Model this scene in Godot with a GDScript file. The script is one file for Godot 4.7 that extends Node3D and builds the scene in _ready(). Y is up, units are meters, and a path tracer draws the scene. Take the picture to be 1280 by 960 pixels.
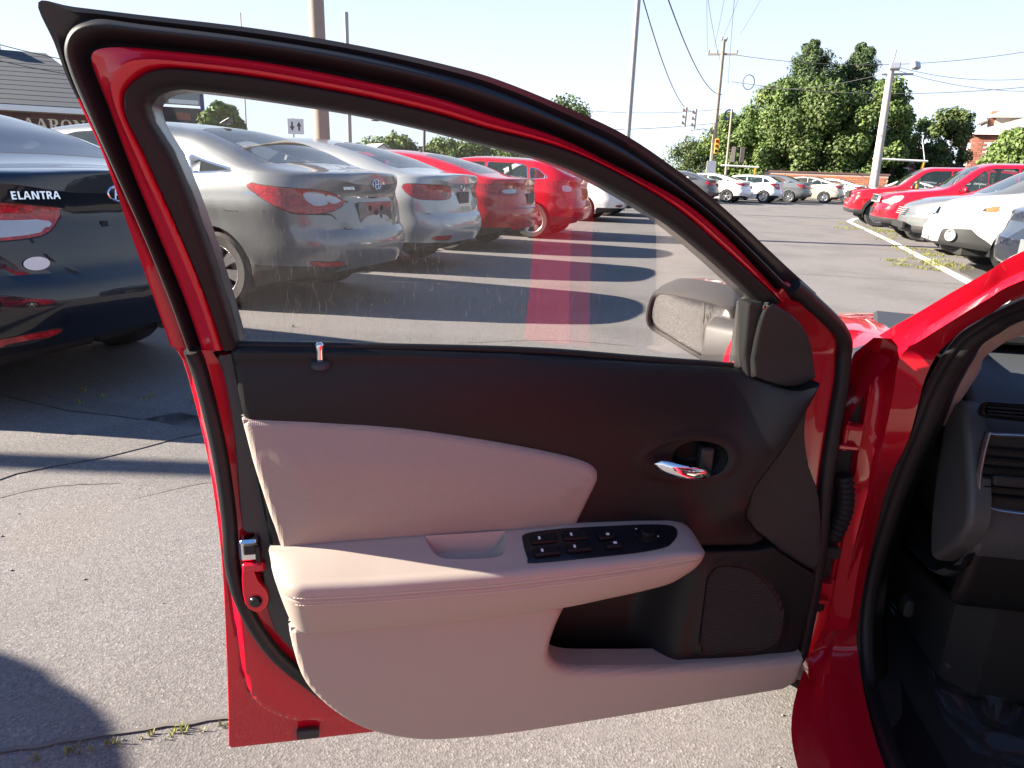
extends Node3D
# A car park seen past the open front door of a red car. Metres, y up, the camera over the origin looking along -z.
const LOT_TURN := 1.257        # which way the parked cars head
const CAR_TURN := -0.1396      # and the red car with the open door
const CAR_AT := Vector3(0.56, 0, -1.147)
const DOOR_TURN := 0.2007

func _ready() -> void:
	# camera
	var cam := Camera3D.new()
	cam.name = "camera"
	cam.fov = 56.84
	cam.near = 0.02; cam.far = 900.0
	add_child(cam)
	cam.position = Vector3(0, 1.21, 0)
	cam.basis = Basis(Vector3.RIGHT, -0.292) * Basis(Vector3(0, 0, 1), 0.037)
	cam.current = true
	# sky and sun
	var env := Environment.new()
	env.tonemap_mode = Environment.TONE_MAPPER_LINEAR
	env.tonemap_exposure = 4.9
	env.background_mode = Environment.BG_SKY
	var sky := Sky.new()
	var sm := ProceduralSkyMaterial.new()
	sm.sky_top_color = Color(0.022, 0.06, 0.15).linear_to_srgb()
	sm.sky_horizon_color = Color(0.25, 0.28, 0.31).linear_to_srgb()
	sm.sky_curve = 0.3
	sm.sky_energy_multiplier = 1.0
	sm.ground_horizon_color = Color(0.4, 0.4, 0.4)
	sm.ground_bottom_color = Color(0.35, 0.33, 0.3)
	sm.sun_angle_max = 30.0
	sky.sky_material = sm
	env.sky = sky
	env.sdfgi_enabled = true; env.ssao_enabled = true; env.ssil_enabled = true
	var we := WorldEnvironment.new()
	we.name = "environment"; we.environment = env
	add_child(we)
	var sun := DirectionalLight3D.new()
	sun.name = "sun"
	sun.light_energy = 1.6
	sun.light_color = Color(1.0, 0.945, 0.875)
	sun.light_angular_distance = 0.53
	sun.shadow_enabled = true
	add_child(sun)
	sun.look_at_from_position(Vector3.ZERO, Vector3(cos(deg_to_rad(25.0)), -sin(deg_to_rad(25.0)), 0.0))
	materials()
	ground()
	red_car()
	cars()
	background()
# ---------------------------------------------------------------- shapes
class Soup:
	var v := PackedVector3Array()   # three corners a triangle, anticlockwise seen from outside
	var q := PackedVector2Array()   # the flat coordinate of each corner, used to cut features
	func tri(a: Vector3, b: Vector3, c: Vector3) -> void:
		v.append(a); v.append(b); v.append(c)
	func quad(a: Vector3, b: Vector3, c: Vector3, d: Vector3) -> void:
		tri(a, b, c); tri(a, c, d)
	func quadq(a: Vector3, b: Vector3, c: Vector3, d: Vector3, qa: Vector2, qb: Vector2, qc: Vector2, qd: Vector2) -> void:
		tri(a, b, c); tri(a, c, d)
		q.append(qa); q.append(qb); q.append(qc); q.append(qa); q.append(qc); q.append(qd)
	func add(o: Soup) -> void:
		v.append_array(o.v); q.append_array(o.q)

func smooth(v: PackedVector3Array, crease := 38.0) -> ArrayMesh:
	var n := v.size()
	var ids := PackedInt32Array(); ids.resize(n)
	var next := PackedInt32Array(); next.resize(n)
	var head := PackedInt32Array()
	var seen := {}
	var fn := PackedVector3Array(); fn.resize(n / 3)
	var un := PackedVector3Array(); un.resize(n / 3)
	for t in n / 3:
		var c := (v[t * 3 + 1] - v[t * 3]).cross(v[t * 3 + 2] - v[t * 3])
		fn[t] = c; un[t] = c.normalized()
	for i in n:
		var k := Vector3i((v[i] * 4000.0).round())
		var id: int = seen.get(k, -1)
		if id < 0:
			id = head.size(); seen[k] = id; head.append(-1)
		ids[i] = id; next[i] = head[id]; head[id] = i
	var lim := cos(deg_to_rad(crease))
	var nm := PackedVector3Array(); nm.resize(n)
	var ix := PackedInt32Array(); ix.resize(n)
	for i in n:
		var t := i / 3
		var u := un[t]
		var s := Vector3.ZERO
		var j := head[ids[i]]
		while j >= 0:
			var tj := j / 3
			if u.dot(un[tj]) > lim:
				s += fn[tj]
			j = next[j]
		nm[i] = s.normalized() if s.length_squared() > 1e-20 else (u if u.length_squared() > 0.1 else Vector3.UP)
		ix[i] = t * 3 + 2 - i % 3
	var a := []
	a.resize(Mesh.ARRAY_MAX)
	a[Mesh.ARRAY_VERTEX] = v; a[Mesh.ARRAY_NORMAL] = nm; a[Mesh.ARRAY_INDEX] = ix
	var m := ArrayMesh.new()
	if n: m.add_surface_from_arrays(Mesh.PRIMITIVE_TRIANGLES, a)
	return m

func mesh_of(s: Soup, crease := 38.0) -> ArrayMesh:
	return smooth(s.v, crease)

func put(called: String, m: Mesh, mat: Material, parent: Node3D = null, at := Vector3.ZERO) -> MeshInstance3D:
	var o := MeshInstance3D.new()
	o.name = numbered(called, parent if parent else self)
	o.mesh = m
	o.material_override = mat
	o.position = at
	(parent if parent else self).add_child(o, true)
	return o

var used_names := {}
func numbered(called: String, parent: Node) -> String:
	var key := str(parent.get_instance_id()) + called
	var n: int = used_names.get(key, 0)
	used_names[key] = n + 1
	return called if n == 0 else "%s_%03d" % [called, n]

func soup(called: String, s: Soup, mat: Material, parent: Node3D = null, crease := 38.0) -> MeshInstance3D:
	return put(called, smooth(s.v, crease), mat, parent)

func tag(o: Node, label: String, category: String, group := "", kind := "") -> Node:
	o.set_meta("label", label)
	if category: o.set_meta("category", category)
	if group: o.set_meta("group", group)
	if kind: o.set_meta("kind", kind)
	return o

func thing(called: String, label: String, category: String, at := Vector3.ZERO, turn := 0.0, group := "") -> Node3D:
	var o := Node3D.new()
	o.name = numbered(called, self)
	add_child(o)
	o.position = at; o.rotation.y = turn
	tag(o, label, category, group)
	return o

func lut(a: Array, x: float) -> float:
	if x <= a[0]: return a[1]
	for i in range(2, a.size(), 2):
		if x <= a[i]:
			return lerpf(a[i - 1], a[i + 1], (x - a[i - 2]) / maxf(a[i] - a[i - 2], 1e-6))
	return a[-1]

func spl(a: Array, x: float) -> float:
	var n := a.size() / 2
	if x <= a[0]: return a[1]
	if x >= a[2 * n - 2]: return a[2 * n - 1]
	var i := 0
	while i < n - 2 and x > a[2 * i + 2]: i += 1
	var x0: float = a[2 * i]; var x1: float = a[2 * i + 2]
	var y0: float = a[2 * i + 1]; var y1: float = a[2 * i + 3]
	var h := x1 - x0
	var d := (y1 - y0) / h
	var m0 := d; var m1 := d
	if i > 0:
		var e: float = (y0 - a[2 * i - 1]) / (x0 - a[2 * i - 2])
		m0 = 0.0 if e * d <= 0.0 else 2.0 * e * d / (e + d)
	if i < n - 2:
		var e2: float = (a[2 * i + 5] - y1) / (a[2 * i + 4] - x1)
		m1 = 0.0 if e2 * d <= 0.0 else 2.0 * e2 * d / (e2 + d)
	var t := (x - x0) / h
	var t2 := t * t; var t3 := t2 * t
	return (2 * t3 - 3 * t2 + 1) * y0 + (t3 - 2 * t2 + t) * h * m0 + (3 * t2 - 2 * t3) * y1 + (t3 - t2) * h * m1

func pv(a: Array) -> PackedVector2Array:
	var o := PackedVector2Array()
	for i in range(0, a.size(), 2): o.append(Vector2(a[i], a[i + 1]))
	return o

# a smooth curve through points, k pieces a span
func curve2(p: PackedVector2Array, k: int, closed := false) -> PackedVector2Array:
	var o := PackedVector2Array()
	var n := p.size()
	for i in (n if closed else n - 1):
		var a := p[(i - 1 + n) % n] if closed or i > 0 else p[i]
		var b := p[i]
		var c := p[(i + 1) % n]
		var d := p[(i + 2) % n] if closed or i < n - 2 else c
		for j in k:
			o.append(b.cubic_interpolate(c, a, d, float(j) / k))
	if not closed: o.append(p[n - 1])
	return o

func curve3(p: Array, k: int) -> PackedVector3Array:
	var o := PackedVector3Array()
	var n := p.size()
	for i in n - 1:
		var a: Vector3 = p[maxi(i - 1, 0)]
		var b: Vector3 = p[i]
		var c: Vector3 = p[i + 1]
		var d: Vector3 = p[mini(i + 2, n - 1)]
		for j in k:
			o.append(b.cubic_interpolate(c, a, d, float(j) / k))
	o.append(p[n - 1])
	return o

# signed distance to a closed outline, positive inside
func sd(poly: PackedVector2Array, p: Vector2) -> float:
	var best := 1e9
	var inside := false
	var a := poly[poly.size() - 1]
	for b in poly:
		var e := b - a
		var w := p - a
		var t := clampf(w.dot(e) / maxf(e.length_squared(), 1e-12), 0.0, 1.0)
		best = minf(best, (w - e * t).length_squared())
		if (a.y > p.y) != (b.y > p.y) and p.x < a.x + e.x * (p.y - a.y) / e.y:
			inside = not inside
		a = b
	return sqrt(best) if inside else -sqrt(best)

func line_dist(line: PackedVector2Array, p: Vector2) -> float:
	var best := 1e9
	for i in line.size() - 1:
		var e := line[i + 1] - line[i]
		var w := p - line[i]
		var t := clampf(w.dot(e) / maxf(e.length_squared(), 1e-12), 0.0, 1.0)
		best = minf(best, (w - e * t).length_squared())
	return sqrt(best)

func bounds(poly: PackedVector2Array, grow := 0.0) -> Rect2:
	var r := Rect2(poly[0], Vector2.ZERO)
	for p in poly: r = r.expand(p)
	return r.grow(grow)

# cuts a soup along f = 0: [where f > 0, the rest]
func cut(s: Soup, box: Rect2, f: Callable) -> Array:
	var a := Soup.new()
	var b := Soup.new()
	for t in range(0, s.v.size(), 3):
		var q0 := s.q[t]; var q1 := s.q[t + 1]; var q2 := s.q[t + 2]
		if maxf(q0.x, maxf(q1.x, q2.x)) < box.position.x or minf(q0.x, minf(q1.x, q2.x)) > box.end.x or maxf(q0.y, maxf(q1.y, q2.y)) < box.position.y or minf(q0.y, minf(q1.y, q2.y)) > box.end.y:
			b.v.append(s.v[t]); b.v.append(s.v[t + 1]); b.v.append(s.v[t + 2])
			b.q.append(q0); b.q.append(q1); b.q.append(q2)
			continue
		var d := [f.call(q0), f.call(q1), f.call(q2)]
		var up := int(d[0] > 0) + int(d[1] > 0) + int(d[2] > 0)
		if up == 3 or up == 0:
			var w := a if up == 3 else b
			w.v.append(s.v[t]); w.v.append(s.v[t + 1]); w.v.append(s.v[t + 2])
			w.q.append(q0); w.q.append(q1); w.q.append(q2)
			continue
		var lone := 0
		for k in 3:
			if (d[k] > 0) == (up == 1): lone = k
		var i0 := t + lone; var i1 := t + (lone + 1) % 3; var i2 := t + (lone + 2) % 3
		var d0: float = d[lone]; var d1: float = d[(lone + 1) % 3]; var d2: float = d[(lone + 2) % 3]
		var t1 := d0 / (d0 - d1); var t2 := d0 / (d0 - d2)
		var p1 := s.v[i0].lerp(s.v[i1], t1); var p2 := s.v[i0].lerp(s.v[i2], t2)
		var r1 := s.q[i0].lerp(s.q[i1], t1); var r2 := s.q[i0].lerp(s.q[i2], t2)
		var one := a if up == 1 else b
		var two := b if up == 1 else a
		one.v.append(s.v[i0]); one.v.append(p1); one.v.append(p2)
		one.q.append(s.q[i0]); one.q.append(r1); one.q.append(r2)
		two.quadq(p1, s.v[i1], s.v[i2], p2, r1, s.q[i1], s.q[i2], r2)
	return [a, b]

func cut_poly(s: Soup, poly: PackedVector2Array, grow := 0.0) -> Array:
	return cut(s, bounds(poly, maxf(grow, 0.0) + 0.002), func(p): return sd(poly, p) + grow)

func cut_line(s: Soup, line: PackedVector2Array, w: float) -> Array:
	return cut(s, bounds(line, w), func(p): return w - line_dist(line, p))

func mirrored(s: Soup) -> Soup:
	var o := Soup.new()
	o.v.resize(s.v.size()); o.q = s.q.duplicate()
	for t in range(0, s.v.size(), 3):
		for k in 3:
			var p := s.v[t + (3 - k) % 3]
			o.v[t + k] = Vector3(-p.x, p.y, p.z)
			if s.q.size() == s.v.size(): o.q[t + k] = s.q[t + (3 - k) % 3]
	return o

func both(s: Soup) -> Soup:
	var o := mirrored(s)
	o.v.append_array(s.v)
	return o

# a box with chamfered edges
func box(s: Soup, c: Vector3, h: Vector3, r := 0.004, b := Basis.IDENTITY) -> void:
	r = minf(r, minf(h.x, minf(h.y, h.z)) * 0.9)
	var f := func(ax: int, sg: float) -> Array:
		var o := []
		var u := (ax + 1) % 3; var w := (ax + 2) % 3
		for k in [[-1, -1], [1, -1], [1, 1], [-1, 1]]:
			var p := Vector3.ZERO
			p[ax] = sg * h[ax]; p[u] = k[0] * (h[u] - r); p[w] = k[1] * (h[w] - r)
			o.append(c + b * p)
		return o
	var fs := {}
	for ax in 3:
		for sg in [-1.0, 1.0]:
			var o: Array = f.call(ax, sg)
			fs[[ax, sg]] = o
			if sg > 0: s.quad(o[0], o[1], o[2], o[3])
			else: s.quad(o[0], o[3], o[2], o[1])
	if r <= 0.0001: return
	for ax in 3:
		var u := (ax + 1) % 3; var w := (ax + 2) % 3
		for su in [-1.0, 1.0]:
			for sw in [-1.0, 1.0]:
				var q := []
				for e in [[su, 0, -1.0], [su, 0, 1.0], [0, sw, 1.0], [0, sw, -1.0]]:
					var p := Vector3.ZERO
					p[ax] = e[2] * (h[ax] - r)
					p[u] = su * (h[u] if e[0] else h[u] - r)
					p[w] = sw * (h[w] if e[1] else h[w] - r)
					q.append(c + b * p)
				if su * sw > 0: s.quad(q[3], q[2], q[1], q[0])
				else: s.quad(q[0], q[1], q[2], q[3])
	for sx in [-1.0, 1.0]:
		for sy in [-1.0, 1.0]:
			for sz in [-1.0, 1.0]:
				var p := c + b * Vector3(sx * h.x, sy * (h.y - r), sz * (h.z - r))
				var p2 := c + b * Vector3(sx * (h.x - r), sy * h.y, sz * (h.z - r))
				var p3 := c + b * Vector3(sx * (h.x - r), sy * (h.y - r), sz * h.z)
				if sx * sy * sz > 0: s.tri(p, p2, p3)
				else: s.tri(p, p3, p2)

# a tube along points; radius a number or an array, flat squashes it across "side"
func tube(s: Soup, p: PackedVector3Array, r: Variant, n := 8, caps := true) -> void:
	var rings := []
	var side := Vector3.ZERO
	for i in p.size():
		var d := (p[mini(i + 1, p.size() - 1)] - p[maxi(i - 1, 0)]).normalized()
		if side == Vector3.ZERO:
			side = d.cross(Vector3.UP if absf(d.y) < 0.9 else Vector3.RIGHT).normalized()
		side = (side - d * side.dot(d)).normalized()
		var up := side.cross(d)
		var rr: float = r[i] if r is Array or r is PackedFloat32Array else r
		var ring := []
		for k in n:
			var a := TAU * k / n
			ring.append(p[i] + (side * cos(a) + up * sin(a)) * rr)
		rings.append(ring)
	for i in p.size() - 1:
		for k in n:
			var k2 := (k + 1) % n
			s.quad(rings[i][k], rings[i + 1][k], rings[i + 1][k2], rings[i][k2])
	if caps:
		for k in range(1, n - 1):
			s.tri(rings[0][0], rings[0][k], rings[0][k + 1])
			s.tri(rings[-1][0], rings[-1][k + 1], rings[-1][k])

# turns a profile of (radius, height) round an axis
func lathe(s: Soup, prof: PackedVector2Array, n: int, x := Transform3D.IDENTITY) -> void:
	for i in prof.size() - 1:
		for k in n:
			var a := TAU * k / n; var b := TAU * (k + 1) / n
			var p := prof[i]; var q := prof[i + 1]
			s.quad(x * Vector3(p.x * cos(a), p.y, -p.x * sin(a)), x * Vector3(p.x * cos(b), p.y, -p.x * sin(b)), x * Vector3(q.x * cos(b), q.y, -q.x * sin(b)), x * Vector3(q.x * cos(a), q.y, -q.x * sin(a)))

# a flat outline given thickness along z, from z0 to z1, with a rounded front edge
func prism(s: Soup, poly: PackedVector2Array, z0: float, z1: float, r := 0.0, x := Transform3D.IDENTITY) -> void:
	if Geometry2D.is_polygon_clockwise(poly):
		poly = poly.duplicate(); poly.reverse()
	var n := poly.size()
	var loops := [[poly, z0], [poly, z1 - r]]
	if r > 0.0:
		var nm := PackedVector2Array()
		for i in n:
			var e1 := (poly[i] - poly[(i - 1 + n) % n]).normalized()
			var e2 := (poly[(i + 1) % n] - poly[i]).normalized()
			var m := (Vector2(-e1.y, e1.x) + Vector2(-e2.y, e2.x)).normalized()
			nm.append(m / maxf(m.dot(Vector2(-e1.y, e1.x)), 0.6))
		for k in [1, 2, 3]:
			var a: float = PI / 6 * k
			var l := PackedVector2Array()
			for i in n: l.append(poly[i] + nm[i] * r * (1 - cos(a)))
			loops.append([l, z1 - r + r * sin(a)])
	for k in loops.size() - 1:
		for i in n:
			var j := (i + 1) % n
			var a: Vector2 = loops[k][0][i]; var b: Vector2 = loops[k][0][j]; var c: Vector2 = loops[k + 1][0][j]; var d: Vector2 = loops[k + 1][0][i]
			var y0: float = loops[k][1]; var y1: float = loops[k + 1][1]
			s.quad(x * Vector3(a.x, a.y, y0), x * Vector3(b.x, b.y, y0), x * Vector3(c.x, c.y, y1), x * Vector3(d.x, d.y, y1))
	for e in [[loops[-1][0], z1, true], [poly, z0, false]]:
		var l: PackedVector2Array = e[0]
		var ix := Geometry2D.triangulate_polygon(l)
		for k in range(0, ix.size(), 3):
			var a := x * Vector3(l[ix[k]].x, l[ix[k]].y, e[1]); var b := x * Vector3(l[ix[k + 1]].x, l[ix[k + 1]].y, e[1]); var c := x * Vector3(l[ix[k + 2]].x, l[ix[k + 2]].y, e[1])
			var up := ((l[ix[k + 1]] - l[ix[k]]).cross(l[ix[k + 2]] - l[ix[k]]) > 0) == bool(e[2])
			if up: s.tri(a, b, c)
			else: s.tri(a, c, b)

# a skin over rows of points, all rows of one length
func skin(s: Soup, rows: Array, closed := false) -> void:
	for i in rows.size() - 1:
		var n: int = rows[i].size()
		for k in (n if closed else n - 1):
			var k2 := (k + 1) % n
			s.quad(rows[i][k], rows[i][k2], rows[i + 1][k2], rows[i + 1][k])

func letters(text: String, size: float, depth: float, font := "Droid Sans") -> TextMesh:
	var t := TextMesh.new()
	var f := SystemFont.new()
	f.font_names = PackedStringArray([font])
	f.font_weight = 700
	t.font = f; t.text = text; t.font_size = 32; t.pixel_size = size / 32.0 / 0.72; t.depth = depth
	t.curve_step = 2.0
	return t

# ---------------------------------------------------------------- materials
var K := {}
func mat(called: String, c: Color, rough := 0.5, metal := 0.0, spec := 0.5) -> StandardMaterial3D:
	var m := StandardMaterial3D.new()
	m.resource_name = called
	m.albedo_color = c.linear_to_srgb()
	m.roughness = rough; m.metallic = metal; m.metallic_specular = spec
	K[called] = m
	return m

func paint(called: String, c: Color, metal := 0.0) -> StandardMaterial3D:
	var m := mat(called, c, 0.34, metal, 0.3)
	m.clearcoat_enabled = true; m.clearcoat = 1.0; m.clearcoat_roughness = 0.03
	return m

func pane(called: String, c: Color, a: float) -> StandardMaterial3D:
	var m := mat(called, c, 0.02)
	m.transparency = BaseMaterial3D.TRANSPARENCY_ALPHA
	m.albedo_color.a = a
	m.cull_mode = BaseMaterial3D.CULL_DISABLED
	return m

func noise_tex(seed_: int, size: int, freq: float, ramp: Array, octaves := 4, kind := FastNoiseLite.TYPE_SIMPLEX_SMOOTH, bump := false, strength := 4.0) -> NoiseTexture2D:
	var n := FastNoiseLite.new()
	n.noise_type = kind; n.seed = seed_; n.frequency = freq; n.fractal_octaves = octaves
	if kind == FastNoiseLite.TYPE_CELLULAR:
		n.cellular_return_type = FastNoiseLite.RETURN_CELL_VALUE if not bump else FastNoiseLite.RETURN_DISTANCE
	var t := NoiseTexture2D.new()
	t.width = size; t.height = size; t.seamless = true; t.noise = n; t.generate_mipmaps = false
	if bump:
		t.as_normal_map = true; t.bump_strength = strength
	elif ramp.size():
		var g := Gradient.new()
		var off := PackedFloat32Array(); var col := PackedColorArray()
		for r in ramp:
			off.append(r[0]); col.append((r[1] as Color).linear_to_srgb())
		g.offsets = off; g.colors = col
		t.color_ramp = g
	return t

func triplanar(m: StandardMaterial3D, scale: float, world := false) -> void:
	m.uv1_triplanar = true; m.uv1_world_triplanar = world
	m.uv1_scale = Vector3.ONE * scale

func grey(v: float) -> Color:
	return Color(v, v, v)
func materials() -> void:
	paint("red_paint", Color(0.42, 0.004, 0.018))
	paint("red_paint_two", Color(0.36, 0.006, 0.016))
	paint("black_paint", Color(0.005, 0.007, 0.012))
	paint("silver_paint", Color(0.17, 0.182, 0.188), 0.5)
	paint("pale_paint", Color(0.34, 0.36, 0.37), 0.4)
	paint("white_paint", Color(0.78, 0.78, 0.77))
	paint("grey_paint", Color(0.07, 0.075, 0.085), 0.3)
	paint("beige_paint", Color(0.5, 0.47, 0.4), 0.3)
	paint("navy_paint", Color(0.006, 0.011, 0.028))
	mat("black_plastic", Color(0.025, 0.025, 0.027), 0.55)
	mat("black_gloss", Color(0.01, 0.01, 0.012), 0.12)
	mat("dark", Color(0.012, 0.012, 0.012), 0.8)
	mat("tyre", Color(0.022, 0.022, 0.022), 0.75)
	mat("chrome", Color(0.8, 0.8, 0.82), 0.08, 1.0)
	mat("alloy", Color(0.6, 0.6, 0.61), 0.28, 0.9)
	mat("grey_seat", Color(0.08, 0.08, 0.085), 0.85)
	mat("beige_seat", Color(0.35, 0.29, 0.22), 0.85)
	paint("lamp_red", Color(0.32, 0.006, 0.012))
	paint("lamp_clear", Color(0.34, 0.36, 0.39), 0.5)
	paint("lamp_dark", Color(0.12, 0.01, 0.012))
	paint("lamp_amber", Color(0.3, 0.12, 0.05))
	mat("satin_trim", Color(0.02, 0.021, 0.024), 0.28)
	mat("dash", Color(0.045, 0.052, 0.058), 0.45)
	mat("dash_cap", Color(0.06, 0.066, 0.068), 0.5)
	mat("carpet", Color(0.012, 0.012, 0.012), 0.95)
	mat("rubber", Color(0.009, 0.009, 0.01), 0.6, 0.0, 0.4)
	mat("rubber_soft", Color(0.011, 0.012, 0.014), 0.5, 0.0, 0.4)
	mat("trim_black", Color(0.008, 0.0088, 0.0098), 0.42, 0.0, 0.36)
	mat("trim_grey", Color(0.024, 0.025, 0.025), 0.55, 0.0, 0.42)
	mat("grille", Color(0.006, 0.006, 0.006), 0.8, 0.0, 0.2)
	mat("fabric", Color(0.30, 0.255, 0.225), 0.9)
	mat("pale_trim", Color(0.33, 0.285, 0.25), 0.5)
	mat("switch_black", Color(0.008, 0.008, 0.009), 0.4, 0.0, 0.3)
	mat("white_print", Color(0.7, 0.7, 0.7), 0.6)
	mat("thread", Color(0.6, 0.52, 0.46), 0.8)
	mat("mirror", Color(0.85, 0.87, 0.87), 0.01, 1.0)
	mat("dust", Color(0.55, 0.52, 0.45), 0.95)
	K.dust.transparency = BaseMaterial3D.TRANSPARENCY_ALPHA; K.dust.albedo_color.a = 0.3
	for e in [["pale_trim", 0.25, 9.0, 0.14], ["trim_black", 0.25, 9.0, 0.25], ["trim_grey", 0.25, 9.0, 0.25], ["dash", 0.25, 9.0, 0.25]]:
		var g: StandardMaterial3D = K[e[0]]
		if not K.has("grain"): K.grain = noise_tex(21, 512, 0.11, [], 2, FastNoiseLite.TYPE_CELLULAR, true, 5.0)
		g.normal_enabled = true; g.normal_texture = K.grain; g.normal_scale = e[3]; triplanar(g, e[2])
	var dots := Image.create(64, 64, false, Image.FORMAT_RGB8)
	for y in 64:
		for x in 64:
			var dd := Vector2(fmod(x + (8.0 if (y / 16) % 2 else 0.0), 16.0) - 8.0, fmod(y, 16.0) - 8.0).length()
			dots.set_pixel(x, y, grey(0.0 if dd < 4.6 else 1.0))
	K.grille.heightmap_enabled = false
	var dn := dots.duplicate(); dn.bump_map_to_normal_map(3.0)
	K.grille.albedo_texture = ImageTexture.create_from_image(dots); K.grille.normal_enabled = true; K.grille.normal_texture = ImageTexture.create_from_image(dn)
	K.grille.albedo_color = grey(0.22); triplanar(K.grille, 60.0)
	var weave := Image.create(128, 128, false, Image.FORMAT_RGB8)
	for y in 128:
		for x in 128:
			var a := sin(TAU * x / 8.0) * 0.5 + 0.5; var b := sin(TAU * y / 8.0) * 0.5 + 0.5
			weave.set_pixel(x, y, grey(maxf(a * (0.6 + 0.4 * float((x / 8 + y / 8) % 2)), b * (0.6 + 0.4 * float((x / 8 + y / 8 + 1) % 2)))))
	var bump := weave.duplicate(); bump.bump_map_to_normal_map(2.0)
	K.fabric.normal_enabled = true; K.fabric.normal_texture = ImageTexture.create_from_image(bump); K.fabric.normal_scale = 0.6
	triplanar(K.fabric, 24.0)
	K.lamp_red.albedo_color = Color.WHITE
	K.lamp_red.albedo_texture = noise_tex(33, 256, 0.09, [[0, Color(0.16, 0.003, 0.008)], [0.6, Color(0.34, 0.007, 0.014)], [1, Color(0.55, 0.03, 0.035)]], 1, FastNoiseLite.TYPE_CELLULAR)
	triplanar(K.lamp_red, 4.0)
	mat("weed", Color(0.16, 0.17, 0.04), 0.8).backlight_enabled = true
	K.weed.backlight = Color(0.3, 0.3, 0.1); K.weed.cull_mode = BaseMaterial3D.CULL_DISABLED
	mat("grit", Color(0.25, 0.235, 0.215), 0.9)
	mat("wood_pole", Color(0.27, 0.235, 0.195), 0.9)
	mat("pale_pole", Color(0.42, 0.39, 0.36), 0.85)
	mat("steel_pole", Color(0.3, 0.3, 0.3), 0.5, 0.3)
	mat("wire", Color(0.06, 0.06, 0.065), 0.7)
	mat("yellow", Color(0.6, 0.36, 0.02), 0.6)
	mat("signal_yellow", Color(0.5, 0.28, 0.03), 0.6)
	mat("sign_white", Color(0.75, 0.75, 0.75), 0.6)
	mat("sign_grey", Color(0.22, 0.25, 0.26), 0.6)
	mat("sign_blue", Color(0.03, 0.05, 0.2), 0.6)
	mat("sign_dark", Color(0.06, 0.05, 0.05), 0.6)
	mat("cream_print", Color(0.66, 0.58, 0.42), 0.6)
	mat("mortar", Color(0.33, 0.29, 0.26), 0.95)
	mat("shingle", Color(0.05, 0.06, 0.07), 0.9)
	mat("grey_roof", Color(0.3, 0.29, 0.28), 0.9)
	mat("bark", Color(0.09, 0.07, 0.055), 0.95)
	mat("window_dark", Color(0.02, 0.025, 0.03), 0.06)
	mat("signal_red", Color(0.5, 0.02, 0.01), 0.3)
	mat("signal_amber", Color(0.3, 0.15, 0.01), 0.3)
	mat("signal_green", Color(0.01, 0.1, 0.06), 0.3)
	mat("brick_dark", Color(0.10, 0.055, 0.05), 0.9)
	mat("brick_shop", Color(0.13, 0.068, 0.06), 0.9)
	mat("brick_a", Color(0.24, 0.085, 0.06), 0.9)
	mat("brick_b", Color(0.3, 0.12, 0.08), 0.9)
	mat("brick_orange", Color(0.36, 0.15, 0.07), 0.9)
	pane("film", Color(0.2, 0.22, 0.25), 0.02)
	K.film.metallic_specular = 0.3
	K.film.roughness = 0.06
	pane("door_glass", Color(0.02, 0.03, 0.03), 0.08)
	pane("clear_glass", Color(0.03, 0.05, 0.05), 0.35)
	pane("car_glass", Color(0.012, 0.015, 0.016), 0.6)
	pane("dark_glass", Color(0.06, 0.063, 0.072), 0.93)

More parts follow.
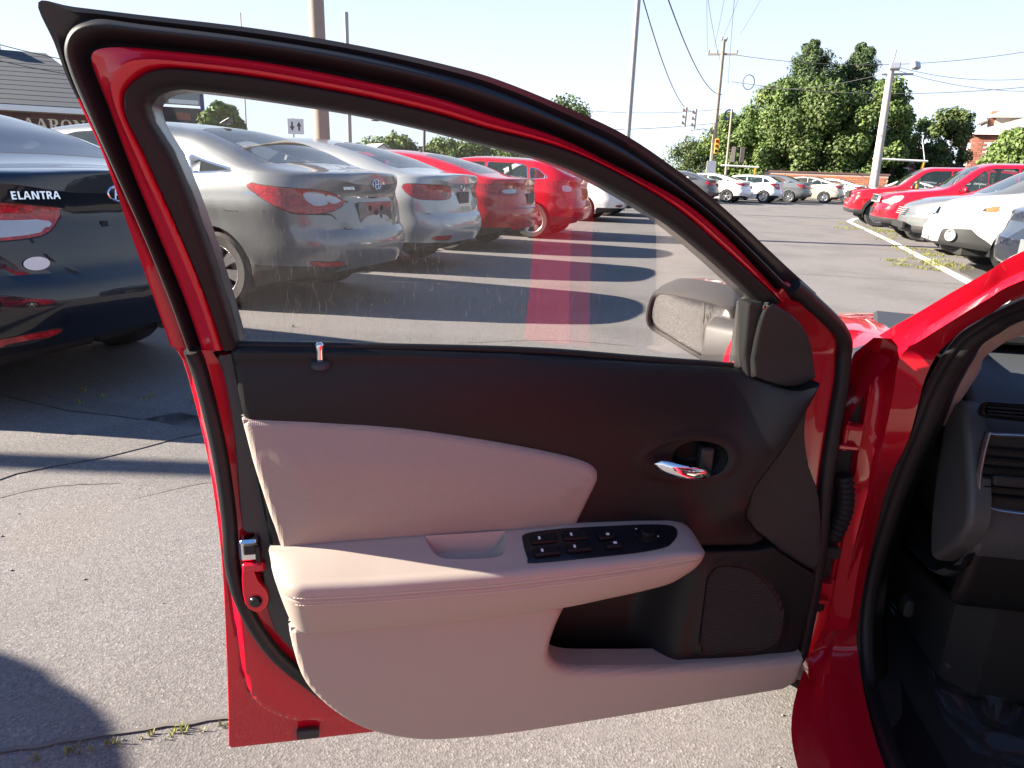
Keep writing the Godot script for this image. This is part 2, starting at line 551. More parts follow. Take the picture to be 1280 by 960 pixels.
# ---------------------------------------------------------------- parked cars
# A car is a wall (rear, side, front) below its shoulder line and a skin of hood, glasshouse and deck above it; lamps, glass, seams and wheel arches are cut out of those.
class Body:
	var sp: Dictionary
	var rear := PackedVector2Array()     # (share of the corner's depth, share of the half width), from the middle of the rear to the side
	var front := PackedVector2Array()
	var s_side := 0.0
	var s_front := 0.0
	var n_side := 0
	func setup(d: Dictionary, step: float) -> void:
		sp = d
		rear = corner(d.nr, d.Dr, d.W / 2, step)
		front = corner(d.nf, d.Df, d.W / 2, step)
		front.reverse()
		s_side = reach(rear, d.Dr)
		s_front = s_side + d.L - d.Dr - d.Df
		n_side = int((d.L - d.Dr - d.Df) / (step * 1.3))
	func corner(n: float, depth: float, half: float, step: float) -> PackedVector2Array:
		var dense := PackedVector2Array()
		for i in 301:
			var a := PI / 2 * pow(i / 300.0, 1.6)
			dense.append(Vector2(1 - pow(maxf(cos(a), 0.0), 2 / n), pow(sin(a), 2 / n)))
		var o := PackedVector2Array([dense[0]])
		var run := 0.0
		for i in range(1, 301):
			run += ((dense[i] - dense[i - 1]) * Vector2(depth, half)).length()
			if run >= step and i < 296:
				o.append(dense[i]); run = 0.0
		o.append(Vector2(1, 1))
		return o
	func reach(c: PackedVector2Array, depth: float) -> float:
		var l := 0.0
		for i in range(1, c.size()): l += ((c[i] - c[i - 1]) * Vector2(depth, sp.W / 2)).length()
		return l
	func s_at(kind: String, a: float) -> float:
		var c := rear if kind != "f" else front
		var depth: float = sp.Dr if kind != "f" else sp.Df
		if kind == "l":
			if a >= sp.Dr and a <= sp.L - sp.Df: return s_side + a - sp.Dr
			if a > sp.L - sp.Df:
				c = front; depth = sp.Df
		var l := 0.0 if c == rear else s_front
		for i in range(1, c.size()):
			var seg := ((c[i] - c[i - 1]) * Vector2(depth, sp.W / 2)).length()
			var v0 := c[i - 1].y * float(sp.W) / 2; var v1 := c[i].y * float(sp.W) / 2
			if kind == "l":
				v0 = c[i - 1].x * depth if c == rear else sp.L - c[i - 1].x * depth
				v1 = c[i].x * depth if c == rear else sp.L - c[i].x * depth
			if (a >= v0 and a <= v1) or (a <= v0 and a >= v1):
				return l + seg * (a - v0) / (v1 - v0 if absf(v1 - v0) > 1e-6 else 1.0)
			l += seg
		return l
	func pts(a: Array) -> PackedVector2Array:
		var o := PackedVector2Array()
		for p in a: o.append(Vector2(s_at(p[0], p[1]), p[2]))
		return o

func body_point(b: Body, i: int, z: float, v: float) -> Vector3:
	var sp := b.sp
	var nr := b.rear.size()
	var x: float; var y: float
	var w: float = sp.W / 2 * lut(sp.wp, v)
	if i < nr:
		x = lut(sp.rp, z) * (1 - b.rear[i].x) + sp.Dr * b.rear[i].x
		y = w * b.rear[i].y
	elif i < nr + b.n_side - 1:
		x = sp.Dr + (sp.L - sp.Dr - sp.Df) * (i - nr + 1) / b.n_side
		y = w
	else:
		var c := b.front[i - nr - b.n_side + 1]
		x = sp.L - lut(sp.fp, z) * (1 - c.x) - sp.Df * c.x
		y = w * c.y
	for wx in [sp.wr, sp.wf]:
		var d: float = Vector2(x - wx, z - sp.tr).length() - sp.ar
		if d > -0.05 and d < 0.11 and z < 0.85:
			y += 0.014 * (1 - smoothstep(0.0, 0.11, absf(d))) * clampf((0.85 - z) * 5, 0, 1)
	return Vector3(-y, z, sp.L / 2 - x)

func body_x(b: Body, i: int) -> float:
	var sp := b.sp
	var nr := b.rear.size()
	if i < nr: return sp.Dr * b.rear[i].x
	if i < nr + b.n_side - 1: return sp.Dr + (sp.L - sp.Dr - sp.Df) * (i - nr + 1) / b.n_side
	return sp.L - sp.Df * b.front[i - nr - b.n_side + 1].x

func car_shell(sp: Dictionary, step: float) -> Array:
	var b := Body.new()
	b.setup(sp, step)
	var n := b.rear.size() + b.n_side - 1 + b.front.size()
	var nv := int(0.8 / step) + 2
	var wall := Soup.new(); var side := Soup.new(); var top := Soup.new(); var under := Soup.new()
	var pts := []; var qs := []; var upper := []
	var s := 0.0
	var na := int(0.45 / step) + 2; var nb := 4; var nc := int(0.7 / step) + 3
	for i in n:
		var x := body_x(b, i)
		if i: 
			var f0 := Vector2(body_x(b, i - 1), 0); 
			var y0 := 1.0; var y1 := 1.0
			if i < b.rear.size(): y0 = b.rear[i - 1].y; y1 = b.rear[i].y
			elif i > b.rear.size() + b.n_side - 1:
				var k := i - b.rear.size() - b.n_side + 1
				y0 = b.front[k - 1].y; y1 = b.front[k].y
			s += Vector2(x - f0.x, (y1 - y0) * sp.W / 2).length()
		var zt := spl(sp.belt, x)
		var zb := lut(sp.sill, x)
		var row := []; var qrow := []
		for j in nv + 1:
			var v := float(j) / nv
			var z := lerpf(zb, zt, v)
			row.append(body_point(b, i, z, v)); qrow.append(Vector2(s, z))
		pts.append(row); qs.append(qrow)
		var e: Vector3 = row[nv]
		var xx: float = sp.L / 2 - e.z
		var ye := -e.x
		var g := maxf(spl(sp.top, xx) - e.y, 0.003)
		var yr := maxf(ye - minf(0.02, g) - sp.tumble * maxf(g - 0.05, 0.0), ye * 0.2)
		var zr := e.y + g - minf(lut(sp.crown, xx), g * 0.6)
		var p0 := Vector2(ye, e.y); var p1 := Vector2(yr, zr)
		var pa := p1 + (p0 - p1) * minf(0.07 / maxf((p0 - p1).length(), 0.001), 0.45)
		var yb := yr * 0.86
		var up := []
		for j in na + 1:
			var p := p0.lerp(pa, float(j) / na)
			p.x += 0.012 * sin(PI * 0.9 * j / na) * minf(g * 3, 1)
			up.append(Vector3(-p.x, p.y, e.z))
		var pb := Vector2(yb, zr + (e.y + g - zr) * (1 - yb * yb / maxf(yr * yr, 1e-6)))
		var a0: Vector3 = up[na]
		pa = Vector2(-a0.x, a0.y)
		for j in range(1, nb + 1):
			var t := float(j) / nb
			var p := pa.lerp(p1, t).lerp(p1.lerp(pb, t), t)
			up.append(Vector3(-p.x, p.y, e.z))
		for j in range(1, nc + 1):
			var y := yb * (1 - float(j) / nc)
			up.append(Vector3(-y, zr + (e.y + g - zr) * (1 - y * y / maxf(yr * yr, 1e-6)), e.z))
		upper.append(up)
	for i in n - 1:
		for j in nv:
			wall.quadq(pts[i][j], pts[i][j + 1], pts[i + 1][j + 1], pts[i + 1][j], qs[i][j], qs[i][j + 1], qs[i + 1][j + 1], qs[i + 1][j])
		for j in na + nb + nc:
			var c := [upper[i][j], upper[i][j + 1], upper[i + 1][j + 1], upper[i + 1][j]]
			var to := side if j < na else top
			var q := []
			for p: Vector3 in c: q.append(Vector2(sp.L / 2 - p.z, p.y if j < na else -p.x))
			to.quadq(c[0], c[1], c[2], c[3], q[0], q[1], q[2], q[3])
		var a: Vector3 = pts[i][0]; var d: Vector3 = pts[i + 1][0]
		under.quad(a, d, Vector3(0, d.y, d.z), Vector3(0, a.y, a.z))
	return [b, wall, side, top, under]

func wheel_at(parent: Node3D, c: Vector3, r: float, out: float, rimm: Material, spokes: int) -> void:
	var w := Node3D.new()
	w.name = numbered("wheel", parent); parent.add_child(w, true); w.position = c
	w.scale = Vector3(out, 1, 1)
	var key := "%s %s" % [r, spokes]
	if not wheel_meshes.has(key):
		var t := Soup.new(); var m := Soup.new()
		var x := Transform3D(Basis(Vector3(0, 0, 1), -PI / 2), Vector3.ZERO)   # lathe axis points outwards along +x
		var ri := r * 0.68
		lathe(t, pv([ri, -0.10, r * 0.93, -0.105, r * 0.985, -0.085, r, -0.06, r, 0.06, r * 0.985, 0.085, r * 0.9, 0.105, ri * 1.04, 0.1, ri, 0.085]), 36, x)
		lathe(m, pv([ri, 0.085, ri * 0.98, 0.092, ri * 0.94, 0.085, ri * 0.9, 0.02, ri * 0.88, -0.09, 0.01, -0.08]), 36, x)
		lathe(m, pv([0.06, 0.03, 0.058, 0.068, 0.04, 0.076, 0.0005, 0.078]), 18, x)
		for k in spokes:
			for dd in [-0.13, 0.13]:
				var a: float = TAU * k / spokes + dd
				var rows := []
				for e in [[0.045, 0.066, 0.02], [0.55 * ri, 0.075, 0.022], [0.95 * ri, 0.07, 0.03]]:
					var rad: Vector3 = Vector3(0, cos(a), sin(a)) * e[0]
					var tan: Vector3 = Vector3(0, -sin(a), cos(a)) * e[2]
					rows.append([rad - tan + Vector3(e[1] - 0.035, 0, 0), rad - tan * 0.8 + Vector3(e[1], 0, 0), rad + tan * 0.8 + Vector3(e[1], 0, 0), rad + tan + Vector3(e[1] - 0.035, 0, 0)])
				skin(m, rows)
		wheel_meshes[key] = [smooth(t.v, 30), smooth(m.v, 30)]
	put("tyre", wheel_meshes[key][0], K.tyre, w)
	put("rim", wheel_meshes[key][1], rimm, w)
var wheel_meshes := {}

func car(sp: Dictionary, label: String, category: String, coat: Material, step := 0.06) -> Node3D:
	var t := thing(sp.called, label, category, Vector3.ZERO, 0.0, sp.get("group", ""))
	var r := car_shell(sp, step)
	var b: Body = r[0]
	var wall: Soup = r[1]; var side: Soup = r[2]; var top: Soup = r[3]
	var dark := Soup.new()
	for wx in [sp.wr, sp.wf]:
		var c := Vector2(b.s_at("l", wx), sp.tr)
		var ar: float = sp.ar
		wall = cut(wall, Rect2(c.x - 0.5, 0, 1, 1), func(p): return ar - (p - c).length())[1]
		var liner := []
		for k in 15:
			var a := PI * k / 14.0 * 1.16 - 0.25
			var p := Vector3(0, sp.tr + sin(a) * ar, sp.L / 2 - wx - cos(a) * ar)
			liner.append([Vector3(-sp.W / 2 + 0.03, p.y, p.z), Vector3(-0.45, p.y, p.z)])
		skin(dark, liner)
	for l in sp.get("lamps", []):
		var poly := curve2(b.pts(l.at), 4, true) if l.get("round", true) else b.pts(l.at)
		var o := cut_poly(wall, poly, 0.006)
		wall = o[1]
		var rim := cut_poly(o[0], poly, 0.0)
		dark.add(rim[1])
		var got: Soup = rim[0]
		for sub in l.get("sub", []):
			var o2 := cut_poly(got, curve2(b.pts(sub.at), 3, true), 0.0)
			got = o2[1]
			if l.get("single", false): soup(l.called, both(o2[0]), K[sub.mat], t)
			else:
				soup(l.called + "_lens", o2[0], K[sub.mat], t)
				soup(l.called + "_lens", mirrored(o2[0]), K[sub.mat], t)
		if l.get("single", false): soup(l.called, both(got), K[l.mat], t)
		else:
			soup(l.called, got, K[l.mat], t)
			soup(l.called, mirrored(got), K[l.mat], t)
	for l in sp.get("valance", []):
		var o := cut_poly(wall, b.pts(l), 0.0)
		wall = o[1]
		soup("lower_trim", both(o[0]), K[sp.get("valance_mat", "black_plastic")], t)
	for l in sp.get("seams", []):
		var o := cut_line(wall, b.pts(l), sp.get("gap", 0.0055))
		wall = o[1]; dark.add(o[0])
	for l in sp.get("chrome", []):
		var o := cut_poly(wall, b.pts(l), 0.0)
		wall = o[1]
		soup("chrome_strip", both(o[0]), K.chrome, t)
	var frame := Soup.new()
	for l in sp.get("windows", []):
		var poly := curve2(pv(l), 3, true) if sp.get("soft", true) else pv(l)
		var o := cut_poly(side, poly, 0.016)
		side = o[1]
		var g := cut_poly(o[0], poly, 0.0)
		frame.add(g[1])
		soup("side_window", g[0], K[sp.get("glass", "car_glass")], t)
		soup("side_window", mirrored(g[0]), K[sp.get("glass", "car_glass")], t)
	for l in sp.get("side_seams", []):
		var o := cut_line(side, pv(l), 0.005)
		side = o[1]; dark.add(o[0])
	for e in [["rear_window", sp.get("rear_glass")], ["windshield", sp.get("front_glass")]]:
		if e[1] == null: continue
		var poly := pv(e[1])
		var o := cut_poly(top, poly, 0.014)
		top = o[1]
		var g := cut_poly(o[0], poly, 0.0)
		dark.add(g[1])
		soup(e[0], both(g[0]), K[sp.get("glass", "car_glass")], t)
	for l in sp.get("top_seams", []):
		var o := cut_line(top, pv(l), 0.004)
		top = o[1]; dark.add(o[0])
	var shell := Soup.new()
	shell.add(wall); shell.add(side); shell.add(top)
	soup("body", both(shell), coat, t, sp.get("crease", 28.0))
	if frame.v.size(): soup("window_trim", both(frame), K[sp.get("frame", "black_gloss")], t)
	var un: Soup = r[4]
	box(un, Vector3(-0.33, 0.36, 0), Vector3(0.33, 0.12, sp.L / 2 - 0.35), 0.02)
	dark.add(un)
	soup("underbody", both(dark), K.dark, t)
	# seats, dash and headrests seen through the glass
	var seats := Soup.new()
	for e in sp.get("seats", [[sp.L * 0.47, 0.38], [sp.L * 0.27, 0.36]]):
		for y in [-1.0, 1.0]:
			var bb := Basis(Vector3.RIGHT, 0.28)
			box(seats, Vector3(y * e[1], 0.78, sp.L / 2 - e[0]), Vector3(0.25, 0.3, 0.07), 0.05, bb)
			box(seats, Vector3(y * e[1], 1.14, sp.L / 2 - e[0] + 0.1), Vector3(0.12, 0.09, 0.05), 0.03, bb)
			box(seats, Vector3(y * e[1], 0.5, sp.L / 2 - e[0] - 0.25), Vector3(0.25, 0.09, 0.27), 0.04)
	soup("seats", seats, K[sp.get("seat", "grey_seat")], t)
	var rimm: Material = K[sp.get("rim", "alloy")]
	for wx in [sp.wr, sp.wf]:
		for y in [-1.0, 1.0]:
			wheel_at(t, Vector3(y * (sp.W / 2 - 0.115), sp.tr, sp.L / 2 - wx), sp.tr, y, rimm, sp.get("spokes", 5))
	if sp.has("mirror"):
		for y in [-1.0, 1.0]:
			var m := Soup.new()
			var mp: Vector3 = Vector3(y * (sp.W / 2 + 0.06), sp.mirror[1], sp.L / 2 - sp.mirror[0])
			box(m, mp, Vector3(0.11, 0.07, 0.06), 0.045)
			box(m, mp + Vector3(-y * 0.11, -0.03, -0.02), Vector3(0.06, 0.02, 0.03), 0.01)
			soup("door_mirror", m, coat, t, 60)
	for x in sp.get("handles", []):
		for y in [-1.0, 1.0]:
			var m := Soup.new()
			tube(m, PackedVector3Array([Vector3(y * (sp.W / 2 - 0.015), x[1], sp.L / 2 - x[0] - 0.11), Vector3(y * (sp.W / 2 + 0.02), x[1], sp.L / 2 - x[0] - 0.07), Vector3(y * (sp.W / 2 + 0.02), x[1], sp.L / 2 - x[0] + 0.07), Vector3(y * (sp.W / 2 - 0.015), x[1], sp.L / 2 - x[0] + 0.11)]), 0.012, 6)
			soup("door_handle", m, coat, t)
	t.set_meta("length", sp.L)
	return t

# sets a car down by the middle of its rear bumper
func park(t: Node3D, rear_x: float, rear_z: float, turn := LOT_TURN) -> Node3D:
	var h := Vector3(-sin(turn), 0, -cos(turn))
	t.position = Vector3(rear_x, 0, rear_z) + h * float(t.get_meta("length")) / 2
	t.rotation.y = turn
	return t

func park_front(t: Node3D, along: float, across: float, turn := LOT_TURN) -> Node3D:
	var h := Vector3(-sin(turn), 0, -cos(turn))
	t.position = Vector3(along * 0.309 + across * 0.951, 0, -along * 0.951 + across * 0.309) - h * float(t.get_meta("length")) / 2
	t.rotation.y = turn
	return t

func again(t: Node3D, label: String, coat: Material = null) -> Node3D:
	var c: Node3D = t.duplicate()
	c.name = numbered(String(t.name).rstrip("0123456789").rstrip("_"), self)
	add_child(c)
	c.set_meta("label", label)
	if coat:
		for o in c.get_children():
			if o is MeshInstance3D and (o.name.begins_with("body") or o.name.begins_with("door_mirror") or o.name.begins_with("door_handle")):
				o.material_override = coat
	return c
# ---------------------------------------------------------------- the shapes of the parked cars, metres from the rear bumper
func sedan(over := {}) -> Dictionary:
	var d := {
		"called": "sedan", "L": 4.82, "W": 1.83, "Dr": 0.82, "Df": 0.95, "nr": 2.9, "nf": 2.6, "tumble": 0.42, "tr": 0.325, "ar": 0.365, "wr": 1.1, "wf": 3.9,
		"crown": [0, 0.02, 0.6, 0.03, 1.6, 0.05, 3.0, 0.05, 4.0, 0.03, 4.8, 0.03],
		"top": [0, 1.02, 0.05, 1.085, 0.12, 1.105, 0.4, 1.12, 0.62, 1.15, 1.15, 1.31, 1.7, 1.425, 2.4, 1.47, 3.0, 1.425, 3.5, 1.22, 3.86, 1.05, 4.05, 1.0, 4.5, 0.88, 4.72, 0.77, 4.82, 0.70],
		"belt": [0, 1.0, 0.08, 1.04, 0.5, 1.06, 1.0, 1.055, 1.6, 1.01, 2.6, 0.965, 3.7, 0.95, 4.2, 0.87, 4.6, 0.74, 4.82, 0.66],
		"sill": [0, 0.36, 0.3, 0.29, 0.62, 0.23, 0.8, 0.2, 3.4, 0.19, 4.3, 0.21, 4.82, 0.21],
		"rp": [0.25, 0.17, 0.33, 0.09, 0.37, 0.05, 0.41, 0.045, 0.44, 0.02, 0.52, 0.0, 0.60, 0.008, 0.66, 0.03, 0.69, 0.062, 0.75, 0.068, 0.85, 0.088, 0.94, 0.112, 0.98, 0.112, 1.03, 0.085, 1.07, 0.065, 1.13, 0.07],
		"fp": [0.2, 0.12, 0.3, 0.02, 0.45, 0.0, 0.58, 0.02, 0.68, 0.1, 0.78, 0.24, 0.9, 0.4],
		"wp": [0, 0.90, 0.1, 0.955, 0.22, 0.968, 0.3, 0.985, 0.55, 0.99, 0.72, 1.0, 0.78, 0.985, 0.9, 0.96, 1, 0.92],
		"windows": [[2.24, 0.99, 3.5, 0.975, 3.42, 1.03, 2.98, 1.285, 2.6, 1.365, 2.24, 1.37], [1.36, 1.055, 2.17, 1.0, 2.17, 1.365, 1.85, 1.335, 1.44, 1.2], [0.92, 1.085, 1.3, 1.06, 1.37, 1.185, 1.2, 1.14]],
		"soft": false,
		"rear_glass": [0.7, -0.1, 0.7, 0.58, 0.82, 0.63, 1.62, 0.52, 1.66, 0.4, 1.68, -0.1],
		"front_glass": [3.0, -0.1, 3.02, 0.5, 3.1, 0.53, 3.72, 0.66, 3.82, 0.4, 3.84, -0.1],
		"seams": [[["l", 2.2, 0.24], ["l", 2.2, 0.97]], [["l", 3.32, 0.24], ["l", 3.36, 0.7], ["l", 3.38, 0.95]], [["l", 1.42, 0.62], ["l", 1.3, 0.75], ["l", 1.36, 1.0]], [["l", 1.42, 0.62], ["l", 1.5, 0.3], ["l", 1.6, 0.24]],
			[["l", 0.62, 0.7], ["l", 0.78, 0.6], ["l", 0.8, 0.5]], [["l", 0.62, 0.7], ["r", 0.62, 0.67], ["r", 0.5, 0.665], ["r", 0.0, 0.66]]],
		"handles": [[1.75, 0.83], [2.65, 0.81]], "mirror": [3.3, 1.0],
	}
	d.merge(over, true)
	return d

# stretches a car along and upwards
func stretched(d: Dictionary, fx: float, fz: float) -> Dictionary:
	for k in ["top", "belt", "sill", "crown"]:
		var a: Array = d[k].duplicate()
		for i in range(0, a.size(), 2):
			a[i] *= fx
			if k != "crown" and k != "sill": a[i + 1] *= fz
		d[k] = a
	for k in ["rear_glass", "front_glass"]:
		var a: Array = d[k].duplicate()
		for i in range(0, a.size(), 2): a[i] *= fx
		d[k] = a
	var ws := []
	for w in d.windows:
		var a: Array = w.duplicate()
		for i in range(0, a.size(), 2):
			a[i] *= fx; a[i + 1] *= fz
		ws.append(a)
	d.windows = ws
	for f in ["lamps"]:
		for l in d.get(f, []):
			for p in l.at: p[2] = p[2] * fz if p[2] > 0.6 else p[2]
			for u in l.get("sub", []):
				for p in u.at: p[2] = p[2] * fz
	for f in ["seams", "chrome"]:
		for l in d.get(f, []):
			for p in l: p[2] = p[2] * fz if p[2] > 0.6 else p[2]
	for k in ["L", "Dr", "Df", "wr", "wf"]: d[k] *= fx
	return d

func silver_spec() -> Dictionary:
	return stretched(sedan({
		"group": "cars parked in the near row", "frame": "chrome",
		"lamps": [{"called": "tail_lamp", "mat": "lamp_red", "at": [["l", 0.78, 1.0], ["l", 0.6, 0.985], ["l", 0.35, 0.97], ["r", 0.62, 0.95], ["r", 0.46, 0.895], ["r", 0.44, 0.865], ["r", 0.6, 0.80], ["l", 0.3, 0.79], ["l", 0.5, 0.86]],
			"sub": [{"mat": "lamp_clear", "at": [["r", 0.78, 0.94], ["r", 0.64, 0.935], ["r", 0.60, 0.86], ["r", 0.72, 0.85]]}, {"mat": "lamp_clear", "at": [["r", 0.62, 0.93], ["r", 0.485, 0.893], ["r", 0.48, 0.87], ["r", 0.585, 0.86]]}]},
			{"called": "rear_reflector", "mat": "lamp_red", "at": [["r", 0.78, 0.44], ["r", 0.55, 0.42], ["r", 0.55, 0.395], ["r", 0.76, 0.40]]}],
		"chrome": [[["r", 0.55, 0.915], ["r", 0.0, 0.93], ["r", -0.1, 0.93], ["r", -0.1, 0.90], ["r", 0.0, 0.90], ["r", 0.46, 0.895]]],
		"valance": [[["r", -0.1, 0.2], ["r", -0.1, 0.40], ["r", 0.4, 0.40], ["r", 0.6, 0.36], ["r", 0.68, 0.2]]],
		"seams": [[["r", 0.0, 0.895], ["r", 0.42, 0.88], ["r", 0.36, 0.76], ["r", 0.28, 0.715], ["r", 0.0, 0.705]], [["l", 2.2, 0.24], ["l", 2.2, 0.97]], [["l", 3.32, 0.24], ["l", 3.36, 0.7], ["l", 3.38, 0.95]], [["l", 1.42, 0.62], ["l", 1.28, 0.78], ["l", 1.34, 1.02]], [["l", 1.42, 0.62], ["l", 1.5, 0.3], ["l", 1.6, 0.24]],
			[["l", 0.55, 0.80], ["l", 0.8, 0.66], ["l", 1.0, 0.67]], [["l", 0.5, 0.79], ["r", 0.58, 0.78], ["r", 0.5, 0.66], ["r", 0.3, 0.645], ["r", 0.0, 0.64]],
			[["l", 0.8, 0.93], ["l", 0.96, 0.93], ["l", 0.98, 0.91], ["l", 0.98, 0.8], ["l", 0.96, 0.78], ["l", 0.82, 0.78], ["l", 0.8, 0.8], ["l", 0.8, 0.93]]],
		"top": [0, 1.02, 0.05, 1.085, 0.12, 1.105, 0.4, 1.12, 0.62, 1.15, 1.05, 1.31, 1.5, 1.425, 2.3, 1.47, 3.0, 1.425, 3.5, 1.22, 3.86, 1.05, 4.05, 1.0, 4.5, 0.88, 4.72, 0.77, 4.82, 0.70],
		"rear_glass": [0.68, -0.1, 0.68, 0.58, 0.8, 0.63, 1.42, 0.53, 1.46, 0.4, 1.48, -0.1], "gap": 0.008, "spokes": 7, "seat": "beige_seat", "glass": "clear_glass",
	}), 1.0, 1.045)

func black_spec() -> Dictionary:
	return stretched(sedan({
		"group": "cars parked in the near row", "W": 1.775,
		"lamps": [{"called": "tail_lamp", "mat": "lamp_red", "at": [["l", 0.66, 0.985], ["l", 0.4, 0.995], ["r", 0.7, 0.98], ["r", 0.33, 0.94], ["r", 0.30, 0.93], ["r", 0.345, 0.87], ["r", 0.42, 0.825], ["r", 0.62, 0.81], ["l", 0.3, 0.82], ["l", 0.5, 0.88]],
			"sub": [{"mat": "lamp_clear", "at": [["r", 0.78, 0.888], ["r", 0.5, 0.892], ["r", 0.355, 0.888], ["r", 0.42, 0.838], ["r", 0.62, 0.822], ["r", 0.76, 0.822]]}]},
			{"called": "rear_reflector", "mat": "lamp_red", "at": [["r", 0.70, 0.405], ["r", 0.46, 0.435], ["r", 0.44, 0.425], ["r", 0.5, 0.395], ["r", 0.68, 0.375]]}],
		"valance": [[["r", -0.1, 0.945], ["r", 0.30, 0.945], ["r", 0.30, 0.92], ["r", -0.1, 0.92]], [["r", -0.1, 0.2], ["r", -0.1, 0.42], ["r", 0.4, 0.40], ["r", 0.5, 0.36], ["r", 0.62, 0.2]]],
		"seams": [[["l", 2.2, 0.24], ["l", 2.2, 0.97]], [["l", 3.32, 0.24], ["l", 3.36, 0.95]], [["l", 1.42, 0.62], ["l", 1.28, 0.78], ["l", 1.34, 1.02]],
			[["r", 0.5, 0.94], ["r", 0.46, 0.80], ["r", 0.40, 0.70], ["r", 0.3, 0.645], ["r", 0.15, 0.635], ["r", 0, 0.635]], [["r", 0.46, 0.80], ["r", 0.7, 0.79]]],
		"gap": 0.008, "valance_mat": "black_gloss", "spokes": 5, "seat": "grey_seat", "glass": "dark_glass",
	}), 0.94, 1.035)

func white_spec() -> Dictionary:
	return stretched(sedan({
		"group": "cars parked in the near row", "W": 1.78, "nr": 3.4, "Dr": 0.7, "glass": "clear_glass",
		"lamps": [{"called": "tail_lamp", "mat": "lamp_red", "at": [["l", 0.46, 0.98], ["r", 0.70, 0.985], ["r", 0.42, 0.97], ["r", 0.34, 0.93], ["r", 0.35, 0.86], ["r", 0.5, 0.83], ["r", 0.75, 0.83], ["l", 0.3, 0.85]], "sub": [{"mat": "lamp_dark", "at": [["r", 0.56, 0.90], ["r", 0.42, 0.9], ["r", 0.42, 0.85], ["r", 0.55, 0.85]]}]},
			{"called": "rear_reflector", "mat": "lamp_red", "at": [["r", 0.74, 0.44], ["r", 0.46, 0.44], ["r", 0.48, 0.40], ["r", 0.72, 0.40]]}],
		"valance": [[["r", -0.1, 0.2], ["r", -0.1, 0.37], ["r", 0.4, 0.37], ["r", 0.6, 0.33], ["r", 0.68, 0.2]]],
		"spokes": 5,
	}), 0.96, 1.035)

func red_spec() -> Dictionary:
	return sedan({
		"group": "cars parked in the near row", "nr": 2.7, "frame": "chrome", "glass": "clear_glass",
		"lamps": [{"called": "tail_lamp", "mat": "lamp_red", "at": [["l", 0.80, 0.99], ["l", 0.5, 1.0], ["r", 0.7, 1.0], ["r", 0.42, 0.97], ["r", 0.36, 0.93], ["r", 0.5, 0.87], ["r", 0.7, 0.85], ["l", 0.4, 0.89]], "sub": [{"mat": "lamp_clear", "at": [["r", 0.75, 0.93], ["r", 0.46, 0.945], ["r", 0.5, 0.89], ["r", 0.7, 0.88]]}]},
			{"called": "rear_reflector", "mat": "lamp_red", "at": [["r", 0.74, 0.46], ["r", 0.5, 0.44], ["r", 0.5, 0.42], ["r", 0.72, 0.43]]}],
		"valance": [[["r", -0.1, 0.2], ["r", -0.1, 0.38], ["r", 0.4, 0.38], ["r", 0.6, 0.34], ["r", 0.68, 0.2]]],
		"spokes": 5,
	})

func hatch_spec() -> Dictionary:
	return sedan({
		"called": "hatchback", "group": "cars parked in the near row", "L": 4.4, "glass": "clear_glass", "frame": "chrome", "nr": 3.0, "wf": 3.5, "wr": 0.86,
		"top": [0, 1.04, 0.06, 1.1, 0.14, 1.13, 0.3, 1.2, 0.75, 1.4, 1.2, 1.45, 2.0, 1.47, 2.6, 1.42, 3.1, 1.2, 3.45, 1.05, 3.62, 1.0, 4.1, 0.88, 4.3, 0.77, 4.4, 0.7],
		"belt": [0, 1.0, 0.08, 1.05, 0.5, 1.08, 1.0, 1.06, 2.2, 0.97, 3.3, 0.95, 3.8, 0.87, 4.2, 0.74, 4.4, 0.66],
		"sill": [0, 0.36, 0.3, 0.29, 0.55, 0.2, 3.0, 0.19, 4.4, 0.21],
		"rear_glass": [0.18, -0.1, 0.18, 0.5, 0.25, 0.56, 0.68, 0.52, 0.72, -0.1], "front_glass": [2.6, -0.1, 2.62, 0.5, 3.3, 0.64, 3.42, -0.1],
		"windows": [[1.9, 1.0, 3.1, 0.975, 3.0, 1.04, 2.58, 1.285, 2.2, 1.365, 1.9, 1.37], [1.0, 1.07, 1.83, 1.0, 1.83, 1.365, 1.4, 1.36, 1.05, 1.3], [0.62, 1.11, 0.94, 1.08, 0.98, 1.28, 0.8, 1.24]],
		"lamps": [{"called": "tail_lamp", "mat": "lamp_red", "at": [["l", 0.62, 1.03], ["l", 0.3, 1.04], ["r", 0.6, 1.0], ["r", 0.5, 0.9], ["r", 0.55, 0.74], ["l", 0.2, 0.76], ["l", 0.36, 0.9]], "sub": [{"mat": "lamp_clear", "at": [["r", 0.8, 0.98], ["r", 0.64, 0.96], ["r", 0.64, 0.88], ["r", 0.8, 0.88]]}]}],
		"valance": [[["r", -0.1, 0.2], ["r", -0.1, 0.42], ["r", 0.4, 0.42], ["r", 0.6, 0.36], ["r", 0.68, 0.2]]],
		"seams": [[["l", 1.86, 0.24], ["l", 1.86, 0.97]], [["l", 3.0, 0.24], ["l", 3.02, 0.95]], [["r", 0.56, 0.74], ["r", 0.5, 0.62], ["r", 0, 0.6]]],
		"handles": [[1.4, 0.84], [2.3, 0.82]], "mirror": [2.9, 1.0],
	})

